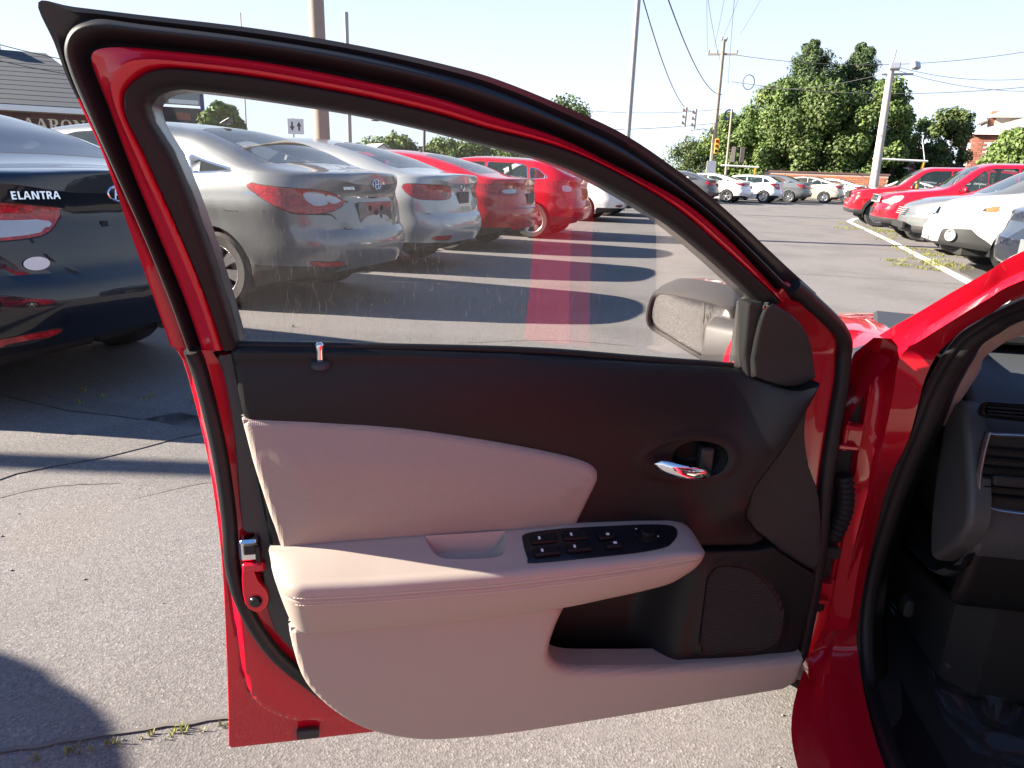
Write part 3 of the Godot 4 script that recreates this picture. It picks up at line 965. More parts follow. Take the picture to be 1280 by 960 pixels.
# a taller body with the bonnet carried high; seen from its front
func suv_spec(over := {}) -> Dictionary:
	var d := sedan({
		"called": "suv", "group": "cars parked in the far side row nose outwards", "L": 4.55, "W": 1.85, "Dr": 0.4, "Df": 0.8, "nr": 3.6, "nf": 3.0, "tumble": 0.3, "tr": 0.37, "ar": 0.42, "wr": 0.95, "wf": 3.62, "glass": "clear_glass",
		"crown": [0, 0.05, 3.0, 0.05, 3.5, 0.03, 4.55, 0.04],
		"top": [0, 1.3, 0.06, 1.55, 0.3, 1.7, 1.2, 1.76, 2.4, 1.74, 2.7, 1.66, 3.3, 1.2, 3.45, 1.16, 4.1, 1.09, 4.4, 1.02, 4.55, 0.92],
		"belt": [0, 1.1, 1.0, 1.12, 3.3, 1.08, 3.9, 1.04, 4.3, 0.97, 4.55, 0.86],
		"sill": [0, 0.45, 0.4, 0.36, 0.6, 0.3, 3.2, 0.3, 4.1, 0.34, 4.55, 0.38],
		"rp": [0.3, 0.1, 0.6, 0.0, 0.7, 0.06, 1.1, 0.08], "fp": [0.3, 0.12, 0.42, 0.02, 0.55, 0.0, 0.68, 0.01, 0.72, 0.05, 0.9, 0.09, 1.0, 0.16, 1.1, 0.3],
		"wp": [0, 0.93, 0.08, 0.975, 0.3, 0.98, 0.5, 0.985, 0.7, 1.0, 0.8, 0.985, 1, 0.94],
		"windows": [[2.0, 1.13, 3.05, 1.12, 3.0, 1.2, 2.62, 1.55, 2.4, 1.62, 2.0, 1.63], [1.1, 1.15, 1.93, 1.13, 1.93, 1.63, 1.1, 1.63], [0.35, 1.2, 1.02, 1.16, 1.02, 1.63, 0.5, 1.6]],
		"rear_glass": [0.08, -0.1, 0.08, 0.55, 0.28, 0.52, 0.28, -0.1], "front_glass": [2.68, -0.1, 2.7, 0.55, 3.2, 0.68, 3.3, 0.5, 3.32, -0.1],
		"seams": [[["l", 1.96, 0.34], ["l", 1.96, 1.1]], [["l", 3.0, 0.34], ["l", 3.03, 1.07]], [["l", 4.0, 0.72], ["f", 0.75, 0.74], ["f", 0.5, 0.73]]],
		"lamps": [], "valance": [[["f", -0.1, 0.2], ["f", -0.1, 0.5], ["f", 0.6, 0.5], ["l", 4.25, 0.48], ["l", 4.0, 0.45], ["l", 3.9, 0.2]]],
		"handles": [[1.4, 0.95], [2.3, 0.94]], "mirror": [2.98, 1.15], "seats": [[2.2, 0.42], [1.2, 0.42]],
	})
	d.merge(over, true)
	return d
# ---------------------------------------------------------------- the open front door
# Door axes: x from the rear edge (about -1.1) to the hinges (0), y up, z out of the trim towards the cabin. Above the belt the frame leans inwards.
func lean(y: float) -> float:
	return maxf(0.0, y - 0.93) * 0.36

# a sheet over an outline: height f, edges rounded by r and carried back by "back"
func panel(called: String, poly: PackedVector2Array, f: Callable, r: float, back: float, m: Material, parent: Node3D, step := 0.008, holes := [], crease := 40.0) -> MeshInstance3D:
	var b := bounds(poly, step * 0.5)
	var nx := int(b.size.x / step) + 2; var ny := int(b.size.y / step) + 2
	var s := Soup.new()
	var gx := PackedFloat32Array(); var gy := PackedFloat32Array()
	for i in nx + 1: gx.append(b.position.x + b.size.x * i / nx)
	for j in ny + 1: gy.append(b.position.y + b.size.y * j / ny)
	for i in nx:
		for j in ny:
			var c := Vector2((gx[i] + gx[i + 1]) / 2, (gy[j] + gy[j + 1]) / 2)
			var q := [Vector2(gx[i], gy[j]), Vector2(gx[i + 1], gy[j]), Vector2(gx[i + 1], gy[j + 1]), Vector2(gx[i], gy[j + 1])]
			var v := []
			for p in q: v.append(Vector3(p.x, p.y, 0))
			s.quadq(v[0], v[1], v[2], v[3], q[0], q[1], q[2], q[3])
	var whole := Rect2(-9, -9, 18, 18)
	s = cut(s, whole, func(p): return sd(poly, p))[0]
	for h in holes: s = cut_poly(s, h, 0.0)[1]
	if r > 0.002:
		for l in [0.1, 0.35, 0.7]:
			var o := cut(s, whole, func(p): return sd(poly, p) - l * r)
			s = o[0]; s.add(o[1])
	var memo := {}
	for i in s.v.size():
		var q := s.q[i]
		if not memo.has(q):
			var d := clampf(sd(poly, q), 0.0, r) if r > 0.0 else 0.0
			var e := r - sqrt(maxf(r * r - (r - d) * (r - d), 0.0))
			memo[q] = f.call(q) - e + lean(q.y)
		s.v[i] = Vector3(q.x, q.y, memo[q])
	var loops := [[poly, r]]
	for h in holes: loops.append([h, 0.0])
	for l in loops:
		var dense := PackedVector2Array()
		var lp: PackedVector2Array = l[0]
		for i in lp.size():
			var a := lp[i]; var c := lp[(i + 1) % lp.size()]
			var k := maxi(1, int((c - a).length() / step))
			for j in k: dense.append(a.lerp(c, float(j) / k))
		var cw := Geometry2D.is_polygon_clockwise(dense)
		if l[1] == 0.0 and l[0] != poly: cw = not cw
		for i in dense.size():
			var a := dense[i]; var c := dense[(i + 1) % dense.size()]
			var za: float = f.call(a) - l[1] + lean(a.y); var zc: float = f.call(c) - l[1] + lean(c.y)
			var q := [Vector3(a.x, a.y, za - back), Vector3(c.x, c.y, zc - back), Vector3(c.x, c.y, zc), Vector3(a.x, a.y, za)]
			if cw: s.quad(q[3], q[2], q[1], q[0])
			else: s.quad(q[0], q[1], q[2], q[3])
	return put(called, smooth(s.v, crease), m, parent)

func rail(pts: Array, w: float) -> PackedVector3Array:
	var o := PackedVector3Array()
	for p in curve2(pv(pts), 5): o.append(Vector3(p.x, p.y, w + lean(p.y)))
	return o

func between(a: PackedVector3Array, b: PackedVector3Array, t: float, w: float) -> Array:
	var o := []
	for i in a.size():
		var p := a[i].lerp(b[i], t)
		o.append(Vector3(p.x, p.y, w + lean(p.y)))
	return o

func front_door(parent: Node3D) -> void:
	var d := Node3D.new()
	d.name = "front_door"; parent.add_child(d)
	d.rotation.y = DOOR_TURN - CAR_TURN
	d.set_meta("label", "open front door with pale pink beige trim and lowered lock pin")
	# window frame: rails from the rear belt up round the corner and down to the mirror
	var c0 := rail([-1.063, 0.952, -1.071, 1.030, -1.081, 1.121, -1.089, 1.205, -1.101, 1.263, -1.108, 1.293, -1.112, 1.326, -1.118, 1.363, -1.084, 1.361, -1.018, 1.358, -0.899, 1.353, -0.785, 1.343, -0.682, 1.329, -0.616, 1.316, -0.524, 1.289, -0.438, 1.259, -0.341, 1.210, -0.256, 1.159, -0.151, 1.090, -0.068, 1.037], -0.055)
	var c1 := rail([-1.039, 0.949, -1.049, 1.026, -1.064, 1.117, -1.082, 1.202, -1.095, 1.262, -1.101, 1.298, -1.100, 1.321, -1.086, 1.341, -1.061, 1.350, -1.017, 1.348, -0.898, 1.342, -0.787, 1.332, -0.687, 1.317, -0.621, 1.303, -0.532, 1.275, -0.446, 1.244, -0.350, 1.194, -0.267, 1.144, -0.168, 1.077, -0.094, 1.023], -0.05)
	var c2 := rail([-1.018, 0.952, -1.028, 1.031, -1.044, 1.120, -1.059, 1.206, -1.067, 1.265, -1.073, 1.297, -1.074, 1.312, -1.068, 1.320, -1.047, 1.324, -1.011, 1.324, -0.900, 1.319, -0.795, 1.307, -0.697, 1.292, -0.627, 1.275, -0.537, 1.253, -0.456, 1.222, -0.354, 1.182, -0.273, 1.134, -0.187, 1.071, -0.135, 1.030], -0.04)
	var c3 := rail([-0.984, 0.953, -0.994, 1.029, -1.012, 1.118, -1.033, 1.207, -1.045, 1.251, -1.043, 1.273, -1.034, 1.285, -1.017, 1.297, -0.998, 1.303, -0.973, 1.304, -0.901, 1.300, -0.796, 1.288, -0.702, 1.273, -0.634, 1.258, -0.548, 1.242, -0.467, 1.216, -0.365, 1.170, -0.283, 1.118, -0.200, 1.063, -0.150, 1.028], -0.03)
	var c4 := rail([-0.966, 0.955, -0.974, 1.028, -0.987, 1.118, -1.005, 1.206, -1.021, 1.245, -1.024, 1.265, -1.019, 1.274, -1.009, 1.281, -0.996, 1.285, -0.977, 1.286, -0.904, 1.281, -0.796, 1.270, -0.706, 1.256, -0.640, 1.243, -0.555, 1.226, -0.474, 1.199, -0.370, 1.150, -0.293, 1.103, -0.221, 1.054, -0.175, 1.021], -0.035)
	var n := c0.size()
	var up := 21   # rails before this index run up the rear edge
	var edge := []
	for w in [[0.0, -0.10], [0.0, -0.062], [0.04, -0.057], [0.5, -0.055], [1.0, -0.06]]: edge.append(between(c0, c1, w[0], w[1]))
	var lo := Soup.new(); var hi := Soup.new()
	skin(lo, edge.map(func(r): return r.slice(0, up + 1)))
	skin(hi, edge.map(func(r): return r.slice(up)))
	soup("frame_flange", lo, K.red_paint, d)
	soup("frame_trim", hi, K.satin_trim, d)
	var hose := []
	for k in 15:
		var t := k / 14.0
		var bump := sin(PI * minf(t / 0.72, 1.0)) * 0.017
		if t > 0.72: bump = -0.006 * sin(PI * (t - 0.72) / 0.28)
		hose.append(between(c1, c2, t, -0.05 + bump))
	var hs := Soup.new(); skin(hs, hose)
	var red := []
	for w in [[0.0, -0.062], [0.0, -0.046], [0.06, -0.038], [0.25, -0.034], [0.5, -0.030], [0.62, -0.024], [0.78, -0.0235], [0.93, -0.026], [1.0, -0.034]]: red.append(between(c2, c3, w[0], w[1]))
	var rs := Soup.new(); skin(rs, red)
	soup("window_frame", rs, K.red_paint, d, 50)
	var chan := []
	for w in [[0.0, -0.034], [0.03, -0.022], [0.15, -0.0185], [0.6, -0.021], [0.88, -0.025], [1.0, -0.034], [1.0, -0.06]]: chan.append(between(c3, c4, w[0], w[1]))
	var cs := Soup.new(); skin(cs, chan)
	soup("window_channel", cs, K.rubber, d, 50)
	var back := []
	back.append(between(c0, c1, 0.0, -0.10)); back.append(between(c4, c4, 0.0, -0.10)); back.append(between(c4, c4, 0.0, -0.055))
	var bs := Soup.new(); skin(bs, back)
	soup("frame_outer_face", bs, K.satin_trim, d)
	# the lower door: outer skin, pressed inner sheet
	var sheet := curve2(pv([-1.064, 0.951, -1.052, 0.926, -1.038, 0.838, -1.028, 0.737, -1.024, 0.597, -1.030, 0.42, -1.036, 0.3]), 3)
	sheet.append_array(pv([-1.041, 0.226, -1.036, 0.222, -0.754, 0.222, -0.442, 0.219, 0.03, 0.224, 0.045, 0.26, 0.05, 0.6, 0.045, 0.88, 0.0, 0.975, -0.07, 1.032, -0.14, 1.06, -0.17, 0.99, -0.19, 0.885, -0.56, 0.895, -0.955, 0.92, -0.97, 0.95]))
	var skin_line := curve2(pv([-1.064, 0.951, -1.052, 0.926, -1.038, 0.838, -1.028, 0.737, -1.024, 0.597, -1.030, 0.42, -1.036, 0.3]), 3)
	skin_line.append_array(pv([-1.041, 0.226, -1.036, 0.222, 0.03, 0.224, 0.05, 0.26, 0.05, 0.84, 0.03, 0.865, -0.5, 0.875, -0.95, 0.90]))
	var press := curve2(pv([-1.040, 0.99, -1.026, 0.847, -1.016, 0.743, -1.008, 0.62, -1.004, 0.546, -1.002, 0.456, -0.996, 0.371, -0.982, 0.326, -0.936, 0.290, -0.883, 0.278, -0.818, 0.276, -0.5, 0.262, -0.1, 0.262, 0.01, 0.27]), 3)
	press.append_array(pv([0.03, 0.3, 0.03, 0.98, -0.06, 1.06]))
	var pocketed := func(p: Vector2) -> float:
		var e := sd(press, p)
		return -0.064 + 0.024 * smoothstep(-0.010, 0.004, e) - 0.007 * smoothstep(0.012, 0.05, e)
	panel("inner_sheet", sheet, pocketed, 0.003, 0.03, K.red_paint, d, 0.0065, [pv([-0.535, 0.335, -0.19, 0.325, -0.19, 0.585, -0.49, 0.55])], 50)
	panel("outer_skin", skin_line, func(p: Vector2): return -0.085 - 0.05 * sin(PI * clampf((p.y - 0.2) / 0.75, 0, 1)) - 0.008, 0.002, -0.02, K.red_paint, d, 0.03, [], 50)
	var low := PackedVector3Array()
	for p in curve2(pv([-1.029, 0.951, -1.016, 0.873, -1.005, 0.775, -1.001, 0.677, -1.002, 0.600, -0.989, 0.523, -0.953, 0.439, -0.904, 0.376, -0.840, 0.315, -0.76, 0.29, -0.6, 0.285, -0.1, 0.285]), 5): low.append(Vector3(p.x, p.y, -0.036 + lean(p.y)))
	tube(hs, low, 0.0115, 10)
	var fr := PackedVector3Array()
	for p in curve2(pv([-0.13, 1.052, -0.094, 1.030, -0.005, 0.965, 0.016, 0.902, 0.018, 0.814, 0.020, 0.722, 0.024, 0.658, 0.034, 0.558, 0.036, 0.40, 0.02, 0.3, -0.1, 0.285]), 5): fr.append(Vector3(p.x, p.y, -0.035 + lean(p.y)))
	tube(hs, fr, 0.013, 10)
	soup("weatherstrip", hs, K.rubber_soft, d, 60)
	# dark closing panel between the red edge and the trim
	var inner := curve2(pv([-1.000, 0.948, -0.989, 0.912, -0.982, 0.816, -0.982, 0.70, -0.980, 0.66]), 3)
	inner.append_array(pv([-0.958, 0.658, -0.956, 0.585, -0.955, 0.53, -0.945, 0.481, -0.893, 0.397, -0.853, 0.330, -0.80, 0.30, -0.55, 0.5, -0.55, 0.94]))
	panel("closing_panel", inner, func(_p): return -0.026, 0.004, 0.02, K.black_plastic, d, 0.02)
	# latch, bolt and the clip at the bottom edge
	var la := Soup.new()
	box(la, Vector3(-0.972, 0.637, -0.022), Vector3(0.014, 0.018, 0.012), 0.004)
	soup("latch", la, K.chrome, d)
	la = Soup.new()
	box(la, Vector3(-0.970, 0.641, -0.0095), Vector3(0.009, 0.009, 0.003), 0.002)
	box(la, Vector3(-0.958, 0.632, -0.0095), Vector3(0.003, 0.013, 0.003), 0.001)
	soup("latch_slot", la, K.dark, d)
	la = Soup.new()
	box(la, Vector3(-0.967, 0.605, -0.024), Vector3(0.017, 0.008, 0.011), 0.003)
	prism(la, curve2(pv([-0.985, 0.60, -0.970, 0.602, -0.962, 0.578, -0.950, 0.558, -0.951, 0.535, -0.966, 0.522, -0.985, 0.54]), 3, true), -0.045, -0.018, 0.003)
	soup("latch_bracket", la, K.red_paint, d)
	la = Soup.new()
	lathe(la, pv([0.0, 0.006, 0.007, 0.005, 0.010, 0.001, 0.0105, -0.006]), 16, Transform3D(Basis(Vector3.RIGHT, PI / 2), Vector3(-0.968, 0.544, -0.016)))
	soup("latch_bolt", la, K.black_gloss, d)
	la = Soup.new()
	box(la, Vector3(-0.905, 0.246, -0.054), Vector3(0.019, 0.009, 0.006), 0.002)
	soup("edge_clip", la, K.black_plastic, d)
	trim_panel(d)
	door_glass(d, c4)
	side_mirror(d)

func trim_panel(d: Node3D) -> void:
	# upper black panel with the swept ridge that ends at the mirror sail
	var arc := curve2(pv([-0.055, 0.892, -0.072, 0.866, -0.097, 0.826, -0.131, 0.762, -0.154, 0.712, -0.156, 0.68, -0.148, 0.652, -0.117, 0.613, -0.09, 0.592]), 4)
	var upper := curve2(pv([-0.963, 0.855, -0.970, 0.90, -0.976, 0.944, -0.972, 0.953, -0.955, 0.958, -0.574, 0.942, -0.368, 0.924, -0.205, 0.912, -0.165, 0.902, -0.135, 0.890, -0.105, 0.880, -0.082, 0.881, -0.062, 0.893]), 3)
	upper.append_array(arc)
	upper.append_array(pv([-0.12, 0.581, -0.226, 0.587, -0.3, 0.6, -0.94, 0.63]))
	var recess := curve2(pv([-0.292, 0.783, -0.262, 0.796, -0.218, 0.788, -0.205, 0.766, -0.219, 0.737, -0.263, 0.730, -0.293, 0.752]), 4, true)
	var bezel := curve2(pv([-0.316, 0.799, -0.260, 0.809, -0.213, 0.801, -0.192, 0.775, -0.204, 0.737, -0.251, 0.720, -0.308, 0.726, -0.345, 0.743, -0.350, 0.775]), 4, true)
	var fu := func(p: Vector2) -> float:
		var top_edge: float = lut([-0.98, 0.957, -0.574, 0.942, -0.368, 0.924, -0.15, 0.895], p.x)
		var t := clampf((top_edge - p.y) / 0.11, 0.0, 1.0)
		var h := -0.022 * (1 - t) * (1 - t)
		h -= 0.010 * smoothstep(0.1, 0.2, top_edge - p.y)
		if p.x > -0.42:
			var a := line_dist(arc, p)
			h += 0.040 * exp(-a * a / 0.0050) * smoothstep(0.60, 0.70, p.y)
		h += 0.004 * smoothstep(-0.006, 0.004, sd(bezel, p)) - 0.0025 * smoothstep(0.004, 0.012, sd(bezel, p))
		return h
	panel("upper_trim", upper, fu, 0.012, 0.035, K.trim_black, d, 0.0065, [recess], 45)
	panel("handle_recess", recess, func(p): return fu.call(p) - 0.002 - 0.036 * smoothstep(-0.002, 0.016, sd(recess, p)), 0.0, 0.0, K.trim_black, d, 0.005, [], 60)
	var s := Soup.new()
	var rows := []
	for i in 13:
		var t := i / 12.0
		var c := Vector3(lerpf(-0.330, -0.226, t), lerpf(0.759, 0.737, t), -0.002 + 0.016 * sin(PI * t) + 0.008)
		var hh := 0.0118 * sqrt(maxf(1.0 - pow(absf(2.0 * t - 1.0), 7.0), 0.01))
		var ring := []
		for k in 10:
			var a := TAU * k / 10
			ring.append(c + Vector3(0, cos(a) * hh, sin(a) * hh * 0.55))
		rows.append(ring)
	for i in 12:
		for k in 10: s.quad(rows[i][k], rows[i][(k + 1) % 10], rows[i + 1][(k + 1) % 10], rows[i + 1][k])
	soup("door_handle", s, K.chrome, d, 60)
	s = Soup.new()
	box(s, Vector3(-0.232, 0.757, -0.012), Vector3(0.012, 0.022, 0.010), 0.004)
	soup("handle_pivot", s, K.black_plastic, d)
	# piece of plain trim outside the ridge
	var outer := arc.duplicate()
	outer.append_array(curve2(pv([-0.06, 0.565, 0.005, 0.525, 0.017, 0.520, 0.022, 0.56, 0.0, 0.669, -0.031, 0.732, -0.049, 0.793, -0.051, 0.845, -0.040, 0.875]), 3))
	panel("corner_trim", outer, func(p: Vector2): return -0.020 + 0.006 * smoothstep(-0.15, 0.0, p.x), 0.005, 0.03, K.trim_grey, d, 0.01)
	# black lower panel: map pocket and speaker housing
	var low := pv([-0.49, 0.515, -0.389, 0.545, -0.255, 0.60, -0.226, 0.585, -0.12, 0.579, -0.085, 0.583, -0.03, 0.545, 0.012, 0.518, 0.012, 0.44, 0.002, 0.36, -0.03, 0.33, -0.18, 0.325, -0.239, 0.30, -0.445, 0.30, -0.53, 0.31, -0.535, 0.43])
	var speaker := curve2(pv([-0.200, 0.550, -0.146, 0.550, -0.112, 0.532, -0.074, 0.492, -0.052, 0.449, -0.050, 0.397, -0.081, 0.374, -0.179, 0.379, -0.202, 0.397, -0.206, 0.47]), 4, true)
	var fl := func(p: Vector2) -> float:
		var wall: float = smoothstep(-0.305, -0.225, p.x + 0.12 * (0.5 - p.y))
		return lerpf(-0.078, -0.002, wall) + 0.006 * smoothstep(0.0, 0.012, sd(speaker, p) + 0.018) - 0.006 * smoothstep(0, 0.01, sd(speaker, p) + 0.004)
	panel("map_pocket", low, fl, 0.004, 0.02, K.trim_black, d, 0.008, [], 45)
	panel("speaker_grille", speaker, func(p): return fl.call(p) + 0.003, 0.003, 0.01, K.grille, d, 0.01)
	# fabric insert
	var fab := curve2(pv([-0.966, 0.858, -0.856, 0.849, -0.740, 0.836, -0.619, 0.812, -0.516, 0.787, -0.455, 0.768, -0.428, 0.752, -0.421, 0.733, -0.428, 0.708, -0.451, 0.645]), 4)
	fab.append_array(pv([-0.70, 0.637, -0.925, 0.634, -0.938, 0.70, -0.955, 0.79]))
	panel("fabric_insert", fab, func(p: Vector2): return 0.006 + 0.012 * smoothstep(0.0, 0.07, sd(fab, p)) - 0.010 * smoothstep(0.80, 0.66, p.y), 0.014, 0.03, K.fabric, d, 0.0075)
	# lower pale panel, wrapping under the pocket
	var pale := curve2(pv([-0.915, 0.530, -0.912, 0.49, -0.895, 0.416, -0.853, 0.348, -0.802, 0.300, -0.73, 0.268, -0.663, 0.256, -0.548, 0.253, -0.384, 0.261, -0.229, 0.271, -0.03, 0.284]), 4)
	pale.append_array(pv([-0.002, 0.30, 0.004, 0.357]))
	pale.append_array(curve2(pv([-0.02, 0.356, -0.239, 0.364, -0.38, 0.377, -0.438, 0.385, -0.470, 0.396, -0.488, 0.412, -0.496, 0.436, -0.488, 0.475, -0.478, 0.499, -0.472, 0.512]), 4))
	pale.append_array(pv([-0.49, 0.545, -0.7, 0.545]))
	panel("lower_trim", pale, func(p: Vector2): return 0.016 + 0.022 * smoothstep(0.3, 0.53, p.y) * smoothstep(-0.40, -0.52, p.x) + 0.008 * sin(PI * clampf((p.y - 0.25) / 0.25, 0, 1)), 0.016, 0.045, K.pale_trim, d, 0.008)
	# mirror sail and window post
	var sail := curve2(pv([-0.183, 1.022, -0.142, 1.014, -0.106, 0.990, -0.073, 0.951, -0.054, 0.905, -0.056, 0.893, -0.083, 0.882, -0.111, 0.882, -0.158, 0.898, -0.168, 0.91]), 4, true)
	panel("mirror_sail", sail, func(_p): return -0.006, 0.006, 0.03, K.trim_grey, d, 0.01)
	s = Soup.new()
	var post := pv([-0.206, 1.028, -0.178, 1.028, -0.158, 0.90, -0.172, 0.893])
	panel("window_post", post, func(_p): return -0.018, 0.005, 0.03, K.trim_grey, d, 0.01)
	# lock pin
	s = Soup.new()
	var at := Transform3D(Basis(Vector3.RIGHT, 0.1), Vector3(-0.853, 0.934, -0.014))
	lathe(s, pv([0.006, 0.0, 0.0055, 0.018, 0.0065, 0.026, 0.004, 0.030, 0.0005, 0.0305]), 14, at)
	soup("lock_pin", s, K.chrome, d, 60)
	s = Soup.new()
	lathe(s, pv([0.006, 0.003, 0.011, 0.004, 0.015, 0.0, 0.016, -0.006]), 18, at)
	soup("lock_pin_collar", s, K.black_plastic, d, 60)
	armrest(d)

func arm_point(x: float, s: float) -> Vector3:
	# s: 0 at the back of the top, 1 at its front edge, 2 at the seam below the edge, 3 at the foot of the front face
	var yb := lut([-0.94, 0.644, -0.84, 0.649, -0.705, 0.651, -0.549, 0.651, -0.482, 0.653, -0.343, 0.649, -0.285, 0.646, -0.266, 0.642, -0.254, 0.636, -0.245, 0.627, -0.240, 0.618, -0.237, 0.608], x)
	var yf := spl([-0.94, 0.623, -0.9, 0.622, -0.769, 0.618, -0.625, 0.618, -0.499, 0.622, -0.368, 0.628, -0.300, 0.633, -0.266, 0.630, -0.248, 0.620, -0.237, 0.607], x)
	var yc := spl([-0.94, 0.523, -0.908, 0.522, -0.745, 0.521, -0.619, 0.523, -0.491, 0.530, -0.406, 0.541, -0.33, 0.553, -0.300, 0.560, -0.278, 0.572, -0.265, 0.581, -0.254, 0.591, -0.245, 0.599, -0.237, 0.606], x)
	var l := clampf((x + 0.940) / 0.05, 0.0, 1.0)
	var r := clampf((-0.237 - x) / 0.04, 0.0, 1.0)
	var k := sqrt(1 - (1 - l) * (1 - l)) * sqrt(1 - (1 - r) * (1 - r))
	var zf := 0.080 * k
	if s <= 0.0: return Vector3(x, yb, s * 0.02)
	var round_ := 0.16
	if s <= 1.0 - round_: return Vector3(x, lerpf(yb, yf, s), zf * s * 0.96)
	if s <= 2.0:
		# rounded edge from the top to the seam
		var a := Vector2(lerpf(yb, yf, 1.0 - round_), zf * (1.0 - round_) * 0.96)
		var c := Vector2(lerpf(yf, yc, 0.20), zf * 0.985)
		var b := Vector2(yf + 0.002, zf * 1.03)
		var t := (s - 1.0 + round_) / (1.0 + round_)
		var p := a.lerp(b, t).lerp(b.lerp(c, t), t)
		return Vector3(x, p.x, p.y)
	if s <= 3.0:
		var t := s - 2.0
		return Vector3(x, lerpf(lerpf(yf, yc, 0.20), yc, t), lerpf(zf * 0.985, zf * 0.60, t) + 0.006 * k * sin(PI * t) - 0.0035 * k * exp(-t * t / 0.0012))
	return Vector3(x, yc - 0.004 * (s - 3.0), zf * 0.60 * (4.0 - s))

func armrest(d: Node3D) -> void:
	var sv := [-1.0, 0.0]
	for k in 22: sv.append(0.04 + 0.8 * k / 21.0)
	for k in 8: sv.append(0.84 + 1.16 * (k + 1) / 8.0)
	for k in [2.02, 2.05, 2.1, 2.25, 2.4, 2.6, 2.8, 2.92, 3.0, 3.5, 4.0]: sv.append(k)
	var xs := [-0.94, -0.9395, -0.938, -0.935, -0.931, -0.926, -0.92, -0.913, -0.905, -0.897, -0.89]
	while xs[-1] < -0.325: xs.append(xs[-1] + 0.0065)
	for t in [0.98, 0.92, 0.85, 0.77, 0.68, 0.59, 0.5, 0.41, 0.33, 0.26, 0.19, 0.13, 0.08, 0.04, 0.015, 0.0]: xs.append(-0.237 - 0.084 * t)
	var cup := curve2(pv([-0.706, -0.1, -0.700, 0.2, -0.690, 0.44, -0.672, 0.56, -0.635, 0.60, -0.596, 0.60, -0.581, 0.50, -0.576, 0.2, -0.572, -0.1]), 4)
	var plate := curve2(pv([-0.543, 0.12, -0.498, 0.075, -0.42, 0.055, -0.345, 0.045, -0.300, 0.07, -0.285, 0.17, -0.289, 0.41, -0.306, 0.66, -0.323, 0.78, -0.36, 0.82, -0.418, 0.83, -0.538, 0.82, -0.547, 0.7, -0.549, 0.3]), 3, true)
	var s := Soup.new()
	for i in xs.size() - 1:
		for j in sv.size() - 1:
			var q := [Vector2(xs[i], sv[j]), Vector2(xs[i + 1], sv[j]), Vector2(xs[i + 1], sv[j + 1]), Vector2(xs[i], sv[j + 1])]
			var v := []
			for p: Vector2 in q: v.append(arm_point(p.x, p.y))
			s.quadq(v[0], v[3], v[2], v[1], q[0], q[3], q[2], q[1])
	var o := cut_poly(s, cup)
	s = o[1]
	var bowl: Soup = o[0]
	var cd := func(p: Vector2) -> float:   # metres in from the rim of the pull cup
		return sd(cup, p) if p.y > 0.1 else minf(p.x + 0.706, -0.572 - p.x)
	for i in bowl.v.size():
		var e: float = clampf(minf((cd.call(bowl.q[i])), (0.61 - bowl.q[i].y) * 0.07), 0.0, 0.03)
		bowl.v[i] += Vector3(0, -0.024 * smoothstep(0.0, 0.02, e), 0)
	o = cut_poly(s, plate)
	s = o[1]
	for i in s.v.size():
		s.v[i].x += 0.026 * clampf((0.640 - s.v[i].y) / 0.12, 0, 1) * clampf((-0.75 - s.v[i].x) / 0.19, 0, 1)
	soup("armrest", s, K.pale_trim, d, 50)
	for i in 12:
		var xa := lerpf(-0.703, -0.574, i / 12.0); var xb := lerpf(-0.703, -0.574, (i + 1) / 12.0)
		bowl.quad(Vector3(xa, 0.61, 0.012), Vector3(xb, 0.61, 0.012), Vector3(xb, 0.652, 0.002), Vector3(xa, 0.652, 0.002))
	soup("pull_cup", bowl, K.pale_trim, d, 60)
	var pl: Soup = o[0]
	for i in pl.v.size(): pl.v[i] += Vector3(0, 0.0015, 0.0008)
	var rim := Soup.new()
	for i in plate.size():
		var a := plate[i]; var b := plate[(i + 1) % plate.size()]
		var pa := arm_point(a.x, a.y); var pb := arm_point(b.x, b.y)
		rim.quad(pa, pb, pb + Vector3(0, 0.0015, 0.0008), pa + Vector3(0, 0.0015, 0.0008))
	pl.v.append_array(rim.v)
	soup("switch_plate", pl, K.black_gloss, d, 40)
	# window and lock switches on the plate, and the mirror knob
	var face := func(x: float, t: float) -> Transform3D:
		var p := arm_point(x, t)
		var f := (arm_point(x, t + 0.1) - p).normalized()
		var r := (arm_point(x + 0.01, t) - p).normalized()
		var u := f.cross(r).normalized()
		return Transform3D(Basis(r, u, r.cross(u)), p + u * 0.002)
	for e in [[-0.515, 0.46, 0.021, 0.020], [-0.462, 0.44, 0.021, 0.020]]:
		for k in [-1.0, 1.0]:
			var x: Transform3D = face.call(e[0], e[1] + k * 0.15)
			var b := Soup.new()
			box(b, x * Vector3(0, 0.002, 0), Vector3(e[2], 0.0035, 0.0085), 0.0025, x.basis * Basis(Vector3.RIGHT, -0.12 * k))
			soup("window_switch", b, K.switch_black, d)
			b = Soup.new()
			box(b, x * Vector3(-0.008, 0.0058, 0), Vector3(0.0018, 0.0003, 0.003), 0.0001, x.basis)
			soup("switch_mark", b, K.white_print, d)
	for e in [[-0.412, 0.36], [-0.405, 0.60]]:
		var x: Transform3D = face.call(e[0], e[1])
		var b := Soup.new()
		box(b, x * Vector3(0, 0.003, 0), Vector3(0.013, 0.004, 0.0075), 0.0025, x.basis)
		soup("lock_switch", b, K.switch_black, d)
		b = Soup.new()
		box(b, x * Vector3(0.002, 0.0072, 0), Vector3(0.0028, 0.0003, 0.0022), 0.0001, x.basis)
		soup("switch_mark", b, K.white_print, d)
	var x: Transform3D = face.call(-0.343, 0.40)
	var b := Soup.new()
	lathe(b, pv([0.0175, 0.0, 0.017, 0.003, 0.0125, 0.004, 0.012, 0.011, 0.010, 0.013, 0.0005, 0.0133]), 24, x)
	soup("mirror_knob", b, K.switch_black, d, 40)
